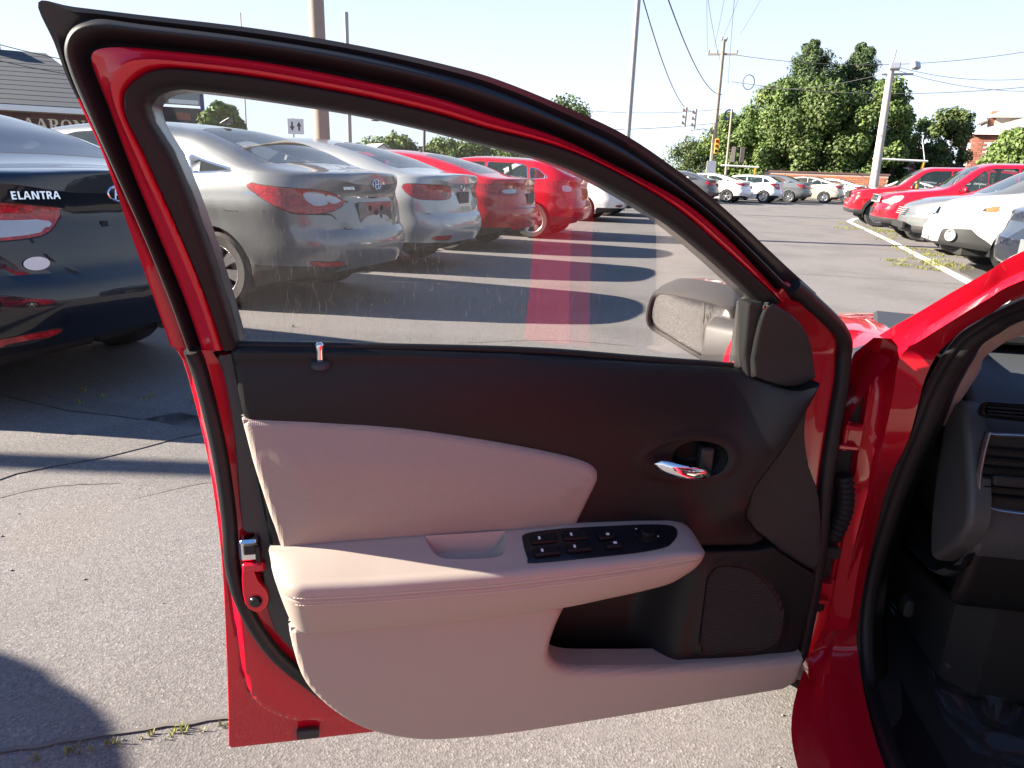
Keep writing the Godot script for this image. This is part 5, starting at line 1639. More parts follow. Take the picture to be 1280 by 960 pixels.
# ---------------------------------------------------------------- the ground
func ground() -> void:
	var m := mat("asphalt", Color(0.92, 0.925, 0.95), 0.92, 0.0, 0.3)
	m.albedo_texture = noise_tex(3, 1024, 0.16, [[0.0, Color(0.11, 0.105, 0.103)], [0.3, Color(0.155, 0.148, 0.142)], [0.6, Color(0.185, 0.176, 0.168)], [0.88, Color(0.225, 0.213, 0.2)], [1.0, Color(0.36, 0.345, 0.325)]], 2, FastNoiseLite.TYPE_CELLULAR)
	m.normal_enabled = true; m.normal_texture = noise_tex(3, 1024, 0.16, [], 2, FastNoiseLite.TYPE_CELLULAR, true, 9.0); m.normal_scale = 0.14
	triplanar(m, 1.1, true)
	m.detail_enabled = true; m.detail_blend_mode = BaseMaterial3D.BLEND_MODE_MUL
	m.detail_albedo = noise_tex(8, 512, 0.012, [[0.0, Color(0.78, 0.77, 0.76)], [0.4, Color(0.93, 0.925, 0.91)], [0.6, Color(1.0, 1.0, 1.0)], [1.0, Color(1.0, 0.97, 0.93)]], 6)
	m.detail_uv_layer = BaseMaterial3D.DETAIL_UV_2
	m.uv2_triplanar = true; m.uv2_world_triplanar = true; m.uv2_scale = Vector3.ONE * 0.11
	var s := Soup.new()
	s.quad(Vector3(-500, 0, 500), Vector3(500, 0, 500), Vector3(500, 0, -500), Vector3(-500, 0, -500))
	tag(soup("asphalt_ground", s, m), "worn grey asphalt of the car park", "", "", "structure")
	# older tar smears, slightly darker
	var tar := mat("tar", Color(0.75, 0.75, 0.75), 0.85, 0.0, 0.3)
	tar.albedo_texture = m.albedo_texture; triplanar(tar, 1.1, true)
	tar.albedo_color = Color(0.9, 0.9, 0.905)
	strip("tar_smear", [[-2.75, -2.05], [-2.3, -2.4], [-1.95, -2.75], [-1.45, -3.2], [-0.8, -3.35]], 0.17, 0.05, tar, 0.004, 31)
	strip("tar_smear", [[-2.9, -3.6], [-1.9, -3.3], [-1.2, -3.15], [-0.3, -3.05]], 0.07, 0.03, tar, 0.004, 32)
	# cracks
	var cr := mat("crack_dirt", Color(0.11, 0.104, 0.096), 1.0)
	for e in [[[[-1.4, -1.02], [-1.05, -1.19], [-0.62, -1.31], [-0.2, -1.38], [0.2, -1.42], [0.65, -1.52]], 0.012, 1], [[[-2.35, -1.95], [-1.95, -2.26], [-1.75, -2.44], [-1.5, -2.5]], 0.007, 2], [[[-1.4, -2.36], [-1.24, -2.5], [-1.1, -2.56]], 0.006, 3], [[[-1.62, -2.85], [-1.42, -3.15]], 0.004, 4],
		[[[0.1, -1.5], [0.4, -1.75], [0.7, -1.62], [0.9, -1.45]], 0.008, 9], [[[2.2, -9.4], [4.0, -9.7], [5.8, -9.3], [7.2, -9.5]], 0.02, 5], [[[3.0, -13.5], [5.2, -14.1], [7.9, -13.9]], 0.025, 6], [[[1.5, -5.6], [2.3, -6.2], [2.6, -7.6], [3.3, -8.4]], 0.014, 7], [[[4.2, -20], [7.0, -19.2], [9.6, -19.6]], 0.03, 8], [[[-0.4, -5.0], [0.3, -5.2], [0.9, -5.1]], 0.01, 10], [[[2.6, -6.0], [3.6, -6.4], [4.6, -6.3]], 0.012, 11]]:
		strip("asphalt_crack", e[0], e[1] * 0.32, e[1] * 0.6, cr, 0.005, e[2])
	# painted edge line of the bays
	var pm := mat("line_paint", Color(0.8, 0.8, 0.78), 0.7)
	pm.albedo_texture = noise_tex(15, 512, 0.05, [[0.0, Color(0.45, 0.43, 0.4)], [0.25, Color(0.75, 0.74, 0.71)], [0.4, Color(0.95, 0.95, 0.94)], [1, Color(1, 1, 1)]], 5)
	triplanar(pm, 0.6, true)
	strip("painted_line", [[5.2, -7.0], [6.11, -9.74], [8.43, -16.51], [10.75, -23.7]], 0.075, 0.004, pm, 0.0045, 20)
	strip("painted_line", [[10.75, -23.7], [12.0, -26.0], [13.2, -27.2]], 0.09, 0.004, pm, 0.0045, 21)
	# weeds along cracks, under the near row and in the bays
	var rng := RandomNumberGenerator.new(); rng.seed = 4
	var w := Soup.new()
	var spots := []
	for k in 46: spots.append([Vector3(-1.3, 0, -1.07).lerp(Vector3(-0.5, 0, -1.335), rng.randf()) + Vector3(0, 0, rng.randf_range(-0.012, 0.012)), 0.012])
	for k in 30: spots.append([Vector3(0.35, 0, -1.7).lerp(Vector3(0.8, 0, -1.53), rng.randf()) + Vector3(0, 0, rng.randf_range(-0.02, 0.02)), 0.014])
	for k in 150:
		var al := rng.randf_range(11.0, 27.0)
		var ac := 2.35 + rng.randf() * 1.3 + 0.3 * sin(al * 1.3)
		if sin(al * 2.1) + sin(al * 0.9 + 1) < rng.randf_range(-0.8, 1.2): continue
		for j in 14: spots.append([Vector3(al * 0.309 + ac * 0.951, 0, -al * 0.951 + ac * 0.309) + Vector3(rng.randf_range(-0.16, 0.16), 0, rng.randf_range(-0.16, 0.16)), 0.035])
	for k in 9: spots.append([Vector3(-1.95, 0, -3.55) + Vector3(rng.randf_range(-0.35, 0.5), 0, rng.randf_range(-0.15, 0.2)), 0.03])
	for k in 60:
		var al2 := rng.randf_range(3.5, 16.0)
		spots.append([Vector3(al2 * 0.309 - 3.6 * 0.951, 0, -al2 * 0.951 - 3.6 * 0.309) + Vector3(rng.randf_range(-0.5, 0.5), 0, rng.randf_range(-0.3, 0.3)), 0.025])
	for e in spots:
		for j in 5:
			var a := rng.randf() * TAU
			var h: float = e[1] * rng.randf_range(0.5, 1.3)
			var b: Vector3 = e[0] + Vector3(cos(a * 3), 0, sin(a * 5)) * e[1] * 0.4
			var sd_ := Vector3(cos(a), 0, sin(a)) * h * 0.11
			var tip := b + Vector3(cos(a + 1.5) * h * 0.6, h, sin(a + 1.5) * h * 0.6)
			w.quad(b - sd_, b + sd_, b.lerp(tip, 0.6) + sd_ * 0.9 + Vector3(0, h * 0.12, 0), b.lerp(tip, 0.6) - sd_ * 0.9 + Vector3(0, h * 0.12, 0))
			w.tri(b.lerp(tip, 0.6) - sd_ * 0.9 + Vector3(0, h * 0.12, 0), b.lerp(tip, 0.6) + sd_ * 0.9 + Vector3(0, h * 0.12, 0), tip)
	tag(soup("weeds", w, K.weed), "yellow green weeds growing in the cracks and bays", "weeds", "", "stuff")
	# small stones and litter
	var st := Soup.new()
	for k in 50:
		var p := Vector3(rng.randf_range(-2.6, 1.0), 0.002, rng.randf_range(-4.5, -1.1))
		var r := rng.randf_range(0.0015, 0.004)
		box(st, p, Vector3(r, r * 0.6, r * 0.8), r * 0.3, Basis(Vector3.UP, rng.randf() * TAU))
	tag(soup("grit", st, K.grit), "loose grit scattered over the asphalt", "grit", "", "stuff")

func strip(called: String, pts: Array, half: float, rough: float, m: Material, y: float, seed_: int) -> void:
	var c := PackedVector2Array()
	for p in pts: c.append(Vector2(p[0], p[1]))
	var total := 0.0
	for i in c.size() - 1: total += c[i].distance_to(c[i + 1])
	c = curve2(c, maxi(4, int(total / maxf(half * 2.5, 0.03) / c.size())))
	var rng := RandomNumberGenerator.new(); rng.seed = seed_
	var rows := [[], []]
	for i in c.size():
		var d := (c[mini(i + 1, c.size() - 1)] - c[maxi(i - 1, 0)]).normalized()
		var n := Vector2(-d.y, d.x)
		var end := minf(1.0, minf(i, c.size() - 1 - i) / 3.0) if rough > 0.01 or half < 0.04 else 1.0
		var off := rng.randf_range(-1, 1) * rough * 0.7
		var a := c[i] + n * (half * end + off + rng.randf() * rough * 0.4); var b := c[i] - n * (half * end - off + rng.randf() * rough * 0.4)
		rows[0].append(Vector3(a.x, y, a.y)); rows[1].append(Vector3(b.x, y, b.y))
	var s := Soup.new()
	skin(s, rows)
	tag(soup(called, s, m), called.replace("_", " ") + " on the asphalt", "", "", "structure")
# ---------------------------------------------------------------- which car stands where
func rear_spot(sp: Dictionary, y: float, z: float) -> Vector3:
	var b := Body.new()
	b.setup(sp, 0.03)
	var best := Vector3.ZERO
	var zt := spl(sp.belt, 0.05)
	for i in b.rear.size():
		var p := body_point(b, i, z, clampf((z - 0.3) / (zt - 0.3), 0, 1))
		if i == 0 or absf(-p.x - absf(y)) < absf(-best.x - absf(y)): best = p
	return Vector3(-y, best.y, best.z)

func badge(t: Node3D, sp: Dictionary, y: float, z: float, text: String, size: float, m: Material, turn := 0.0) -> void:
	var o := put("badge", letters(text, size, 0.003), m, t, rear_spot(sp, y, z) + Vector3(-0.006, 0, 0.014))
	o.rotation = Vector3(-0.14, turn * 1.8, 0)

func emblem(t: Node3D, at: Vector3, w: float, tilt := -0.15) -> void:
	var s := Soup.new()
	var x := Transform3D(Basis(Vector3.RIGHT, tilt), at)
	var ring := PackedVector3Array()
	for k in 25: ring.append(x * Vector3(cos(TAU * k / 24) * w, sin(TAU * k / 24) * w * 0.56, 0.002))
	tube(s, ring, w * 0.09, 6, false)
	for k in [-1.0, 1.0]:
		tube(s, PackedVector3Array([x * Vector3(k * w * 0.36 - w * 0.12, -w * 0.42, 0.003), x * Vector3(k * w * 0.36 + w * 0.12, w * 0.42, 0.003)]), w * 0.1, 6)
	tube(s, PackedVector3Array([x * Vector3(-w * 0.34, -w * 0.08, 0.003), x * Vector3(w * 0.34, w * 0.08, 0.003)]), w * 0.09, 6)
	soup("emblem", s, K.chrome, t)

func flat_box(called: String, t: Node3D, c: Vector3, h: Vector3, m: Material, tilt := 0.0, r := 0.003) -> void:
	var s := Soup.new()
	box(s, c, h, r, Basis(Vector3.RIGHT, tilt))
	soup(called, s, m, t)

func cars() -> void:
	# near row, from the one beside us outwards
	var bs := black_spec()
	var black := park(car(bs, "glossy black sedan nearest the open door, its name badge on the boot lid", "sedan", K.black_paint, 0.045), -1.91, -3.6)
	badge(black, bs, 0.42, 1.03, "ELANTRA", 0.034, K.chrome, -0.12)
	emblem(black, rear_spot(bs, 0.0, 1.03) + Vector3(0, 0, 0.006), 0.066)
	var s := Soup.new()
	for y in [0.09, -0.09]: box(s, rear_spot(bs, y, 0.89) + Vector3(0, 0, 0.003), Vector3(0.02, 0.014, 0.004), 0.003)
	soup("plate_screws", s, K.dark, black)
	s = Soup.new()
	var el := PackedVector2Array()
	for k in 24: el.append(Vector2(cos(TAU * k / 24) * 0.055, sin(TAU * k / 24) * 0.03))
	prism(s, el, 0.0, 0.002, 0.0, Transform3D(Basis(Vector3.UP, -0.25), rear_spot(bs, 0.47, 0.735) + Vector3(0, 0, 0.004)))
	soup("oval_sticker", s, K.sign_white, black)
	s = Soup.new()
	tube(s, PackedVector3Array([Vector3(0.45, 0.27, bs.L / 2 - 0.35), Vector3(0.45, 0.27, bs.L / 2 - 0.06)]), 0.035, 14, false)
	soup("exhaust_pipe", s, K.alloy, black)
	var ss := silver_spec()
	var silver := park(car(ss, "silver grey sedan with chrome window surrounds, whole in the door window", "sedan", K.silver_paint, 0.045), -1.19, -6.45)
	emblem(silver, rear_spot(ss, 0.0, 1.05) + Vector3(0, 0, 0.006), 0.07)
	badge(silver, ss, 0.40, 1.02, "SONATA", 0.024, K.chrome, -0.12)
	flat_box("plate_recess", silver, rear_spot(ss, 0, 0.82) + Vector3(0, 0, -0.004), Vector3(0.29, 0.085, 0.008), K.grey_paint, -0.05, 0.006)
	for e in [[-0.10, 0.03], [0.10, 0.03], [0.0, -0.01], [0.08, -0.05]]:
		flat_box("plate_bracket", silver, rear_spot(ss, 0, 0.82) + Vector3(e[0], e[1], 0.008), Vector3(0.016, 0.02, 0.004), K.dark)
	s = Soup.new()
	prism(s, curve2(pv([-0.09, 0, -0.04, 0.03, 0.02, 0.055, 0.03, 0.05, 0.035, 0.0]), 3, true), -0.012, 0.012, 0.006, Transform3D(Basis(Vector3.UP, -PI / 2), Vector3(0, 1.53, ss.L / 2 - 1.6)))
	soup("roof_fin", s, K.grey_paint, silver)
	var ws := white_spec()
	var white := park(car(ws, "pale silver white sedan between the silver and the red sedans", "sedan", K.pale_paint, 0.055), -0.6, -9.0)
	flat_box("licence_plate", white, rear_spot(ws, 0, 0.86) + Vector3(0, 0, 0.006), Vector3(0.16, 0.08, 0.006), K.sign_dark)
	s = Soup.new()
	lathe(s, pv([0.055, 0.0, 0.05, 0.006, 0.042, 0.004]), 20, Transform3D(Basis(Vector3.RIGHT, PI / 2), rear_spot(ws, 0, 1.0) + Vector3(0, 0, 0.004)))
	soup("emblem", s, K.chrome, white)
	var rs := red_spec()
	var red := park(car(rs, "red sedan with a small boot lip, beyond the pale sedan", "sedan", K.red_paint, 0.06), 0.25, -11.55)
	flat_box("licence_plate", red, rear_spot(rs, 0, 0.80) + Vector3(0, 0, 0.006), Vector3(0.16, 0.08, 0.006), K.sign_dark)
	var hs := hatch_spec()
	park(car(hs, "red hatchback last before the dark gap in the row", "hatchback", K.red_paint_two, 0.07), 1.35, -14.2)
	park(again(white, "white sedan partly hidden by the door frame, next past the red hatchback", K.white_paint), 2.9, -19.6)
	park(again(red, "dark sedan hidden behind the door frame in the near row", K.black_paint), 3.9, -22.5)
	park(again(silver, "grey sedan out of sight whose shadow reaches the camera", K.grey_paint), -3.12, -0.42)
	# far row across the lot
	var far := [[white, K.grey_paint, 9.9, -36.6, "dark grey sedan leftmost of the far row, cut by the door frame"], [red, K.white_paint, 12.2, -38.6, "white sedan second in the far row, under the white pole sign"],
		[silver, K.silver_paint, 16.9, -42.6, "grey bronze sedan in the far row right of the white hatchback"], [white, K.beige_paint, 19.6, -44.4, "beige champagne sedan at the right end of the far row"], [red, K.white_paint, 21.9, -46.5, "white sedan behind the beige one, near the light pole"]]
	for e in far:
		var c := park(again(e[0], e[4], e[1]), e[2], e[3], 1.05)
		c.set_meta("group", "cars of the far row")
	var wh: Node3D = null
	hs = hatch_spec(); hs.group = "cars of the far row"
	wh = park(car(hs, "white hatchback in the middle of the far row", "hatchback", K.white_paint, 0.09), 14.4, -40.2, 1.05)
	var more := [[22.5, -52.0, K.navy_paint, "dark blue car behind the grey bronze sedan, roof only"], [27.5, -47.5, K.white_paint, "white sedan right of the light pole, roof showing over a red bonnet"], [29.5, -49.0, K.pale_paint, "pale sedan behind the red off-roader's windshield"], [31.0, -46.0, K.white_paint, "white car at the far right of the back row"]]
	for e in more:
		var c := park(again(white, e[3], e[2]), e[0], e[1], 1.05)
		c.set_meta("group", "cars behind the far row")
	# the row on the right, noses to the painted line
	var g := "cars of the right row, noses to the line"
	var a := suv_spec({"called": "off_roader", "group": g, "nf": 4.6, "Df": 0.55, "wf": 3.7,
		"lamps": [{"called": "headlamp", "mat": "lamp_clear", "at": [["f", 0.55, 0.98], ["f", 0.72, 0.98], ["f", 0.76, 0.91], ["f", 0.72, 0.84], ["f", 0.55, 0.84], ["f", 0.51, 0.91]]}, {"called": "side_marker", "mat": "lamp_amber", "at": [["l", 4.38, 0.88], ["l", 4.3, 0.88], ["l", 4.3, 0.82], ["l", 4.38, 0.82]], "round": false}]})
	var jeep := park_front(car(a, "red boxy off-roader farthest along the right row", "off-roader", K.red_paint_two, 0.08), 24.6, 2.55)
	for k in 7: flat_box("grille_slot", jeep, Vector3((k - 3) * 0.11, 0.90, -a.L / 2 + 0.06), Vector3(0.028, 0.10, 0.03), K.dark, 0.0, 0.01)
	for y in [-1.0, 1.0]:
		s = Soup.new()
		var rows := []
		for k in 9:
			var an: float = PI * (0.02 + 0.96 * k / 8.0)
			var r0 := 0.42; var r1 := 0.50
			var p := Vector3(y * (a.W / 2 - 0.01), a.tr + sin(an) * r0 * 1.02, a.L / 2 - a.wf + cos(an) * r0)
			var p2 := Vector3(y * (a.W / 2 + 0.035), a.tr + sin(an) * r1 * 1.02, a.L / 2 - a.wf + cos(an) * r1)
			rows.append([p, p + Vector3(y * 0.05, 0, 0), p2, p2 - Vector3(y * 0.05, 0, 0)])
		skin(s, rows)
		soup("wheel_arch_flare", s, K.trim_grey, jeep)
	var b := suv_spec({"group": g, "nf": 3.2, "L": 4.6,
		"lamps": [{"called": "headlamp", "mat": "lamp_clear", "at": [["l", 4.15, 0.98], ["f", 0.8, 0.99], ["f", 0.52, 0.98], ["f", 0.5, 0.82], ["f", 0.75, 0.80], ["l", 4.22, 0.86]], "round": false}, {"called": "fog_lamp", "mat": "lamp_dark", "at": [["f", 0.62, 0.66], ["f", 0.72, 0.62], ["f", 0.74, 0.56], ["f", 0.66, 0.52], ["f", 0.57, 0.56], ["f", 0.56, 0.62]]}]})
	var rb := park_front(car(b, "red off-road wagon with a chrome grille and round fog lamps", "off-roader", K.red_paint, 0.08), 19.2, 2.6)
	flat_box("chrome_grille", rb, Vector3(0, 0.90, -b.L / 2 + 0.05), Vector3(0.46, 0.095, 0.03), K.chrome, 0.1, 0.01)
	for k in 6: flat_box("grille_slot", rb, Vector3((k % 3 - 1) * 0.26, 0.945 if k < 3 else 0.865, -b.L / 2 + 0.025), Vector3(0.09, 0.026, 0.012), K.dark, 0.1, 0.004)
	flat_box("bumper_guard", rb, Vector3(0, 0.62, -b.L / 2 - 0.0), Vector3(0.16, 0.075, 0.02), K.trim_grey, 0.0, 0.01)
	var c := suv_spec({"called": "crossover", "group": g, "nf": 2.3, "Df": 1.1, "L": 4.75, "tumble": 0.4,
		"top": [0, 1.3, 0.06, 1.5, 0.3, 1.64, 1.2, 1.70, 2.2, 1.68, 2.6, 1.6, 3.5, 1.14, 3.65, 1.09, 4.2, 1.02, 4.6, 0.9, 4.75, 0.8], "belt": [0, 1.1, 1.0, 1.12, 3.4, 1.04, 4.0, 0.98, 4.5, 0.85, 4.75, 0.74],
		"front_glass": [2.6, -0.1, 2.62, 0.55, 3.36, 0.68, 3.5, 0.5, 3.52, -0.1],
		"lamps": [{"called": "headlamp", "mat": "lamp_clear", "at": [["l", 3.95, 0.93], ["l", 4.3, 0.89], ["f", 0.7, 0.83], ["f", 0.52, 0.77], ["f", 0.55, 0.70], ["f", 0.75, 0.72], ["l", 4.3, 0.80]]}, {"called": "side_marker", "mat": "lamp_amber", "at": [["l", 4.02, 0.915], ["l", 4.12, 0.90], ["l", 4.14, 0.86], ["l", 4.04, 0.88]]}]})
	var cr := park_front(car(c, "silver crossover with a wide bright grille, between red and white ones", "crossover", K.silver_paint, 0.08), 15.6, 2.6)
	for k in 4: flat_box("grille_bar", cr, Vector3(0, 0.70 + 0.035 * k, -c.L / 2 + 0.0 + 0.014 * k), Vector3(0.3, 0.008, 0.02), K.chrome, 0.1, 0.003)
	flat_box("lower_grille", cr, Vector3(0, 0.50, -c.L / 2 + 0.01), Vector3(0.55, 0.06, 0.03), K.dark, 0.0, 0.01)
	var d := suv_spec({"called": "crossover", "group": g, "nf": 2.4, "Df": 1.0, "L": 4.7, "valance_mat": "trim_grey",
		"lamps": [{"called": "headlamp", "mat": "lamp_clear", "at": [["f", 0.80, 0.97], ["f", 0.50, 0.93], ["f", 0.46, 0.83], ["f", 0.6, 0.78], ["f", 0.8, 0.84]]}, {"called": "side_marker", "mat": "lamp_amber", "at": [["l", 4.02, 0.96], ["l", 4.2, 0.95], ["l", 4.26, 0.90], ["l", 4.1, 0.89]]}],
		"valance": [[["f", -0.1, 0.2], ["f", -0.1, 0.42], ["f", 0.42, 0.42], ["f", 0.5, 0.62], ["f", 0.8, 0.64], ["l", 4.2, 0.55], ["l", 4.05, 0.46], ["l", 3.9, 0.2]]]})
	var wc := park_front(car(d, "white crossover with grey lower bumper and round fog lamp", "crossover", K.white_paint, 0.07), 12.75, 2.55)
	s = Soup.new()
	for y in [-1.0, 1.0]:
		s = Soup.new()
		lathe(s, pv([0.085, -0.02, 0.085, 0.012, 0.07, 0.012, 0.06, -0.01, 0.0005, -0.014]), 20, Transform3D(Basis(Vector3.UP, -y * 0.75) * Basis(Vector3.RIGHT, -PI / 2), Vector3(y * 0.64, 0.53, -d.L / 2 + 0.19)))
		soup("fog_lamp", s, K.alloy, wc)
	flat_box("front_plate", wc, Vector3(0, 0.54, -d.L / 2 - 0.01), Vector3(0.16, 0.10, 0.012), K.sign_white, 0.0, 0.004)
	for e in [[-0.09, 0.065], [0.0, 0.07], [0.09, 0.065], [-0.08, -0.06], [0.08, -0.06]]: flat_box("plate_screws", wc, Vector3(e[0], 0.54 + e[1], -d.L / 2 - 0.022), Vector3(0.022, 0.008, 0.004), K.dark)
	flat_box("bonnet_grille", wc, Vector3(0, 0.86, -d.L / 2 + 0.06), Vector3(0.2, 0.06, 0.03), K.chrome, 0.25, 0.01)
	for k in 3: flat_box("grille_slot", wc, Vector3(0, 0.82 + 0.04 * k, -d.L / 2 + 0.032 + 0.01 * k), Vector3(0.18, 0.010, 0.012), K.dark, 0.25, 0.004)
	var e := suv_spec({"called": "pickup", "group": g, "nf": 4.0, "Df": 0.6, "valance": [],
		"lamps": [{"called": "headlamp", "mat": "lamp_clear", "at": [["l", 4.3, 0.97], ["f", 0.75, 0.98], ["f", 0.6, 0.97], ["f", 0.6, 0.89], ["f", 0.75, 0.88], ["l", 4.3, 0.90]], "round": false}]})
	var pk := park_front(car(e, "dark blue off-roader nearest on the right, cut by the red pillar", "off-roader", K.navy_paint, 0.05), 9.55, 2.75)
	flat_box("front_plate", pk, Vector3(-0.55, 0.62, -e.L / 2 - 0.01), Vector3(0.1, 0.08, 0.012), K.sign_grey, 0.0, 0.004)
# ---------------------------------------------------------------- poles, wires, signs, buildings and trees round the lot
func bearing(az: float, dist: float, y := 0.0) -> Vector3:
	return Vector3(sin(deg_to_rad(az)) * dist, y, -cos(deg_to_rad(az)) * dist)

func pole(called: String, label: String, category: String, foot: Vector3, top: Vector3, r0: float, r1: float, m: Material, group := "") -> Node3D:
	var t := thing(called, label, category, foot, 0.0, group)
	var s := Soup.new()
	var p := PackedVector3Array(); var r := PackedFloat32Array()
	for k in 9:
		p.append((top - foot) * k / 8.0); r.append(lerpf(r0, r1, k / 8.0))
	tube(s, p, r, 14)
	soup("shaft", s, m, t, 60)
	return t

func wire(a: Vector3, b: Vector3, sag: float, r: float, label: String) -> void:
	var p := PackedVector3Array()
	for k in 25:
		var t := k / 24.0
		p.append(a.lerp(b, t) - Vector3(0, sag * 4 * t * (1 - t), 0) - a)
	var s := Soup.new()
	tube(s, p, r, 5)
	var o := soup("power_line", s, K.wire, self, 60)
	o.position = a
	tag(o, label, "overhead wire", "overhead wires")

func signal_head(called: String, label: String, at: Vector3, turn: float, m: Material, lit := true) -> Node3D:
	var t := thing(called, label, "traffic light", at, turn, "")
	var s := Soup.new()
	box(s, Vector3(0, 0.55, 0), Vector3(0.17, 0.55, 0.12), 0.03)
	soup("housing", s, m, t)
	for k in 3:
		s = Soup.new()
		var x := Transform3D(Basis(Vector3.RIGHT, PI / 2), Vector3(0, 0.2 + 0.35 * k, 0.12))
		lathe(s, pv([0.115, 0.0, 0.11, 0.02, 0.06, 0.035, 0.0005, 0.04]), 18, x)
		soup("lens", s, [K.signal_green, K.signal_amber, K.signal_red][k] if lit else K.sign_dark, t)
		s = Soup.new()
		var rows := []
		for e in [[0.0, 0.125], [0.18, 0.13]]:
			var row := []
			for j in 11:
				var a := PI * (j / 10.0) * 1.3 - 0.47
				row.append(Vector3(cos(a) * e[1], 0.2 + 0.35 * k + sin(a) * e[1], 0.12 + e[0]))
			rows.append(row)
		skin(s, rows)
		soup("visor", s, m, t)
	return t

func tree(label: String, foot: Vector3, h: float, wide: float, low: float, seed_: int, kind := "broad", dark := 1.0, leaves := 4200, called := "tree", size := 0.15) -> Node3D:
	var t := thing(called, label, "tree", foot, 0.0, "trees round the lot")
	var rng := RandomNumberGenerator.new(); rng.seed = seed_
	var s := Soup.new()
	var p := PackedVector3Array(); var r := PackedFloat32Array()
	for k in 7:
		p.append(Vector3(sin(k * 1.7 + seed_) * 0.012 * h * k / 6.0, h * 0.82 * k / 6.0, cos(k * 1.3) * 0.012 * h * k / 6.0)); r.append(h * 0.026 * (1 - 0.85 * k / 6.0))
	tube(s, p, r, 9)
	var clumps := []
	var n := 46 if kind == "broad" else 150
	for k in n:
		var y: float; var rad: float
		if kind == "broad":
			var u := rng.randf()
			y = lerpf(low, h * 0.95, u)
			rad = wide * sqrt(maxf(0.06, 1 - pow((u - 0.42) / 0.62, 2)))
		else:
			var u := float(k) / n
			y = lerpf(low, h * 0.97, u)
			rad = wide * pow(1.0 - u, 0.5) * (0.7 + 0.45 * rng.randf())
		var a := rng.randf() * TAU
		var q := rad * sqrt(rng.randf_range(0.15, 1.0)) * 0.86
		var c := Vector3(cos(a) * q, y, sin(a) * q)
		var cr := wide * rng.randf_range(0.20, 0.36) if kind == "broad" else maxf(0.22, rad * rng.randf_range(0.22, 0.42))
		clumps.append([c, cr])
		if k % 3 == 0:
			var b := Vector3(p[3].x, clampf(y - q * 0.6, low * 0.6, h * 0.75), 0)
			tube(s, PackedVector3Array([b, b.lerp(c, 0.55) + Vector3(0, q * 0.1, 0), c]), [h * 0.009, h * 0.006, h * 0.002], 5, false)
	soup("trunk", s, K.bark, t, 60)
	var v := PackedVector3Array(); var nm := PackedVector3Array(); var col := PackedColorArray(); var ix := PackedInt32Array()
	for k in leaves * 4:
		var c: Array = clumps[rng.randi() % clumps.size()]
		var d := Vector3(rng.randfn(), rng.randfn(), rng.randfn()).normalized()
		var at: Vector3 = c[0] + d * c[1] * pow(rng.randf(), 0.45) * Vector3(1, 0.75 if kind == "broad" else 0.5, 1).length() / 1.4
		var nn := (d + Vector3(rng.randfn(), rng.randfn() + 0.5, rng.randfn()) * 0.55).normalized()
		var a := nn.cross(Vector3(rng.randfn(), rng.randfn(), rng.randfn())).normalized()
		var b := nn.cross(a)
		var l := size * rng.randf_range(0.6, 1.25) * (0.5 if kind != "broad" else 1.0)
		if kind != "broad": a = (a + Vector3(0, -0.1, 0)).normalized(); b *= 0.45
		var i0 := v.size()
		v.append(at - a * l); v.append(at + b * l * 0.55 + nn * l * 0.12); v.append(at + a * l); v.append(at - b * l * 0.55 + nn * l * 0.12)
		var tone := rng.randf_range(0.7, 1.35) * dark
		var cc := Color(0.085 * tone, 0.13 * tone, 0.035 * tone) if kind == "broad" else Color(0.05 * tone, 0.088 * tone, 0.036 * tone)
		if rng.randf() < 0.12: cc = Color(0.11 * tone, 0.15 * tone, 0.03 * tone)
		for j in 4:
			nm.append(nn); col.append(cc)
		for j in [0, 1, 2, 0, 2, 3]: ix.append(i0 + j)
	var arr := []
	arr.resize(Mesh.ARRAY_MAX)
	arr[Mesh.ARRAY_VERTEX] = v; arr[Mesh.ARRAY_NORMAL] = nm; arr[Mesh.ARRAY_COLOR] = col; arr[Mesh.ARRAY_INDEX] = ix
	var m := ArrayMesh.new()
	m.add_surface_from_arrays(Mesh.PRIMITIVE_TRIANGLES, arr)
	put("crown", m, K.leaf, t)
	return t

# a brick wall face built brick by brick; returns how many it laid
func bricks(parent: Node3D, x: Transform3D, w: float, h: float, holes: Array, bw: float, bh: float, mats: Array, seed_: int, most := 280) -> void:
	var rng := RandomNumberGenerator.new(); rng.seed = seed_
	var s := Soup.new()
	box(s, Vector3.ZERO, Vector3(bw / 2 - 0.008, bh / 2 - 0.008, 0.02), 0.004)
	var m := mesh_of(s)
	var rest := [Soup.new(), Soup.new(), Soup.new()]
	var laid := 0
	var rows := int(h / bh)
	for j in rows:
		for i in int(w / bw) + 1:
			var px := (i + (0.5 if j % 2 else 0.0)) * bw
			if px + bw / 2 > w: continue
			var py := (j + 0.5) * bh
			var skip := false
			for o: Rect2 in holes:
				if o.grow(0.02).intersects(Rect2(px - bw / 2, py - bh / 2, bw, bh)): skip = true
			if skip: continue
			var k := rng.randi() % mats.size()
			var at := x * Vector3(px, py, rng.randf_range(0.0, 0.006))
			if laid < most and j > rows * 0.25:
				var b := put("brick", m, mats[k], parent, at)
				b.basis = x.basis
				laid += 1
			else:
				box(rest[k], at, Vector3(bw / 2 - 0.008, bh / 2 - 0.008, 0.02), 0.0, x.basis)
	for k in mats.size():
		if rest[k].v.size(): soup("brickwork", rest[k], mats[k], parent).set_meta("kind", "stuff")

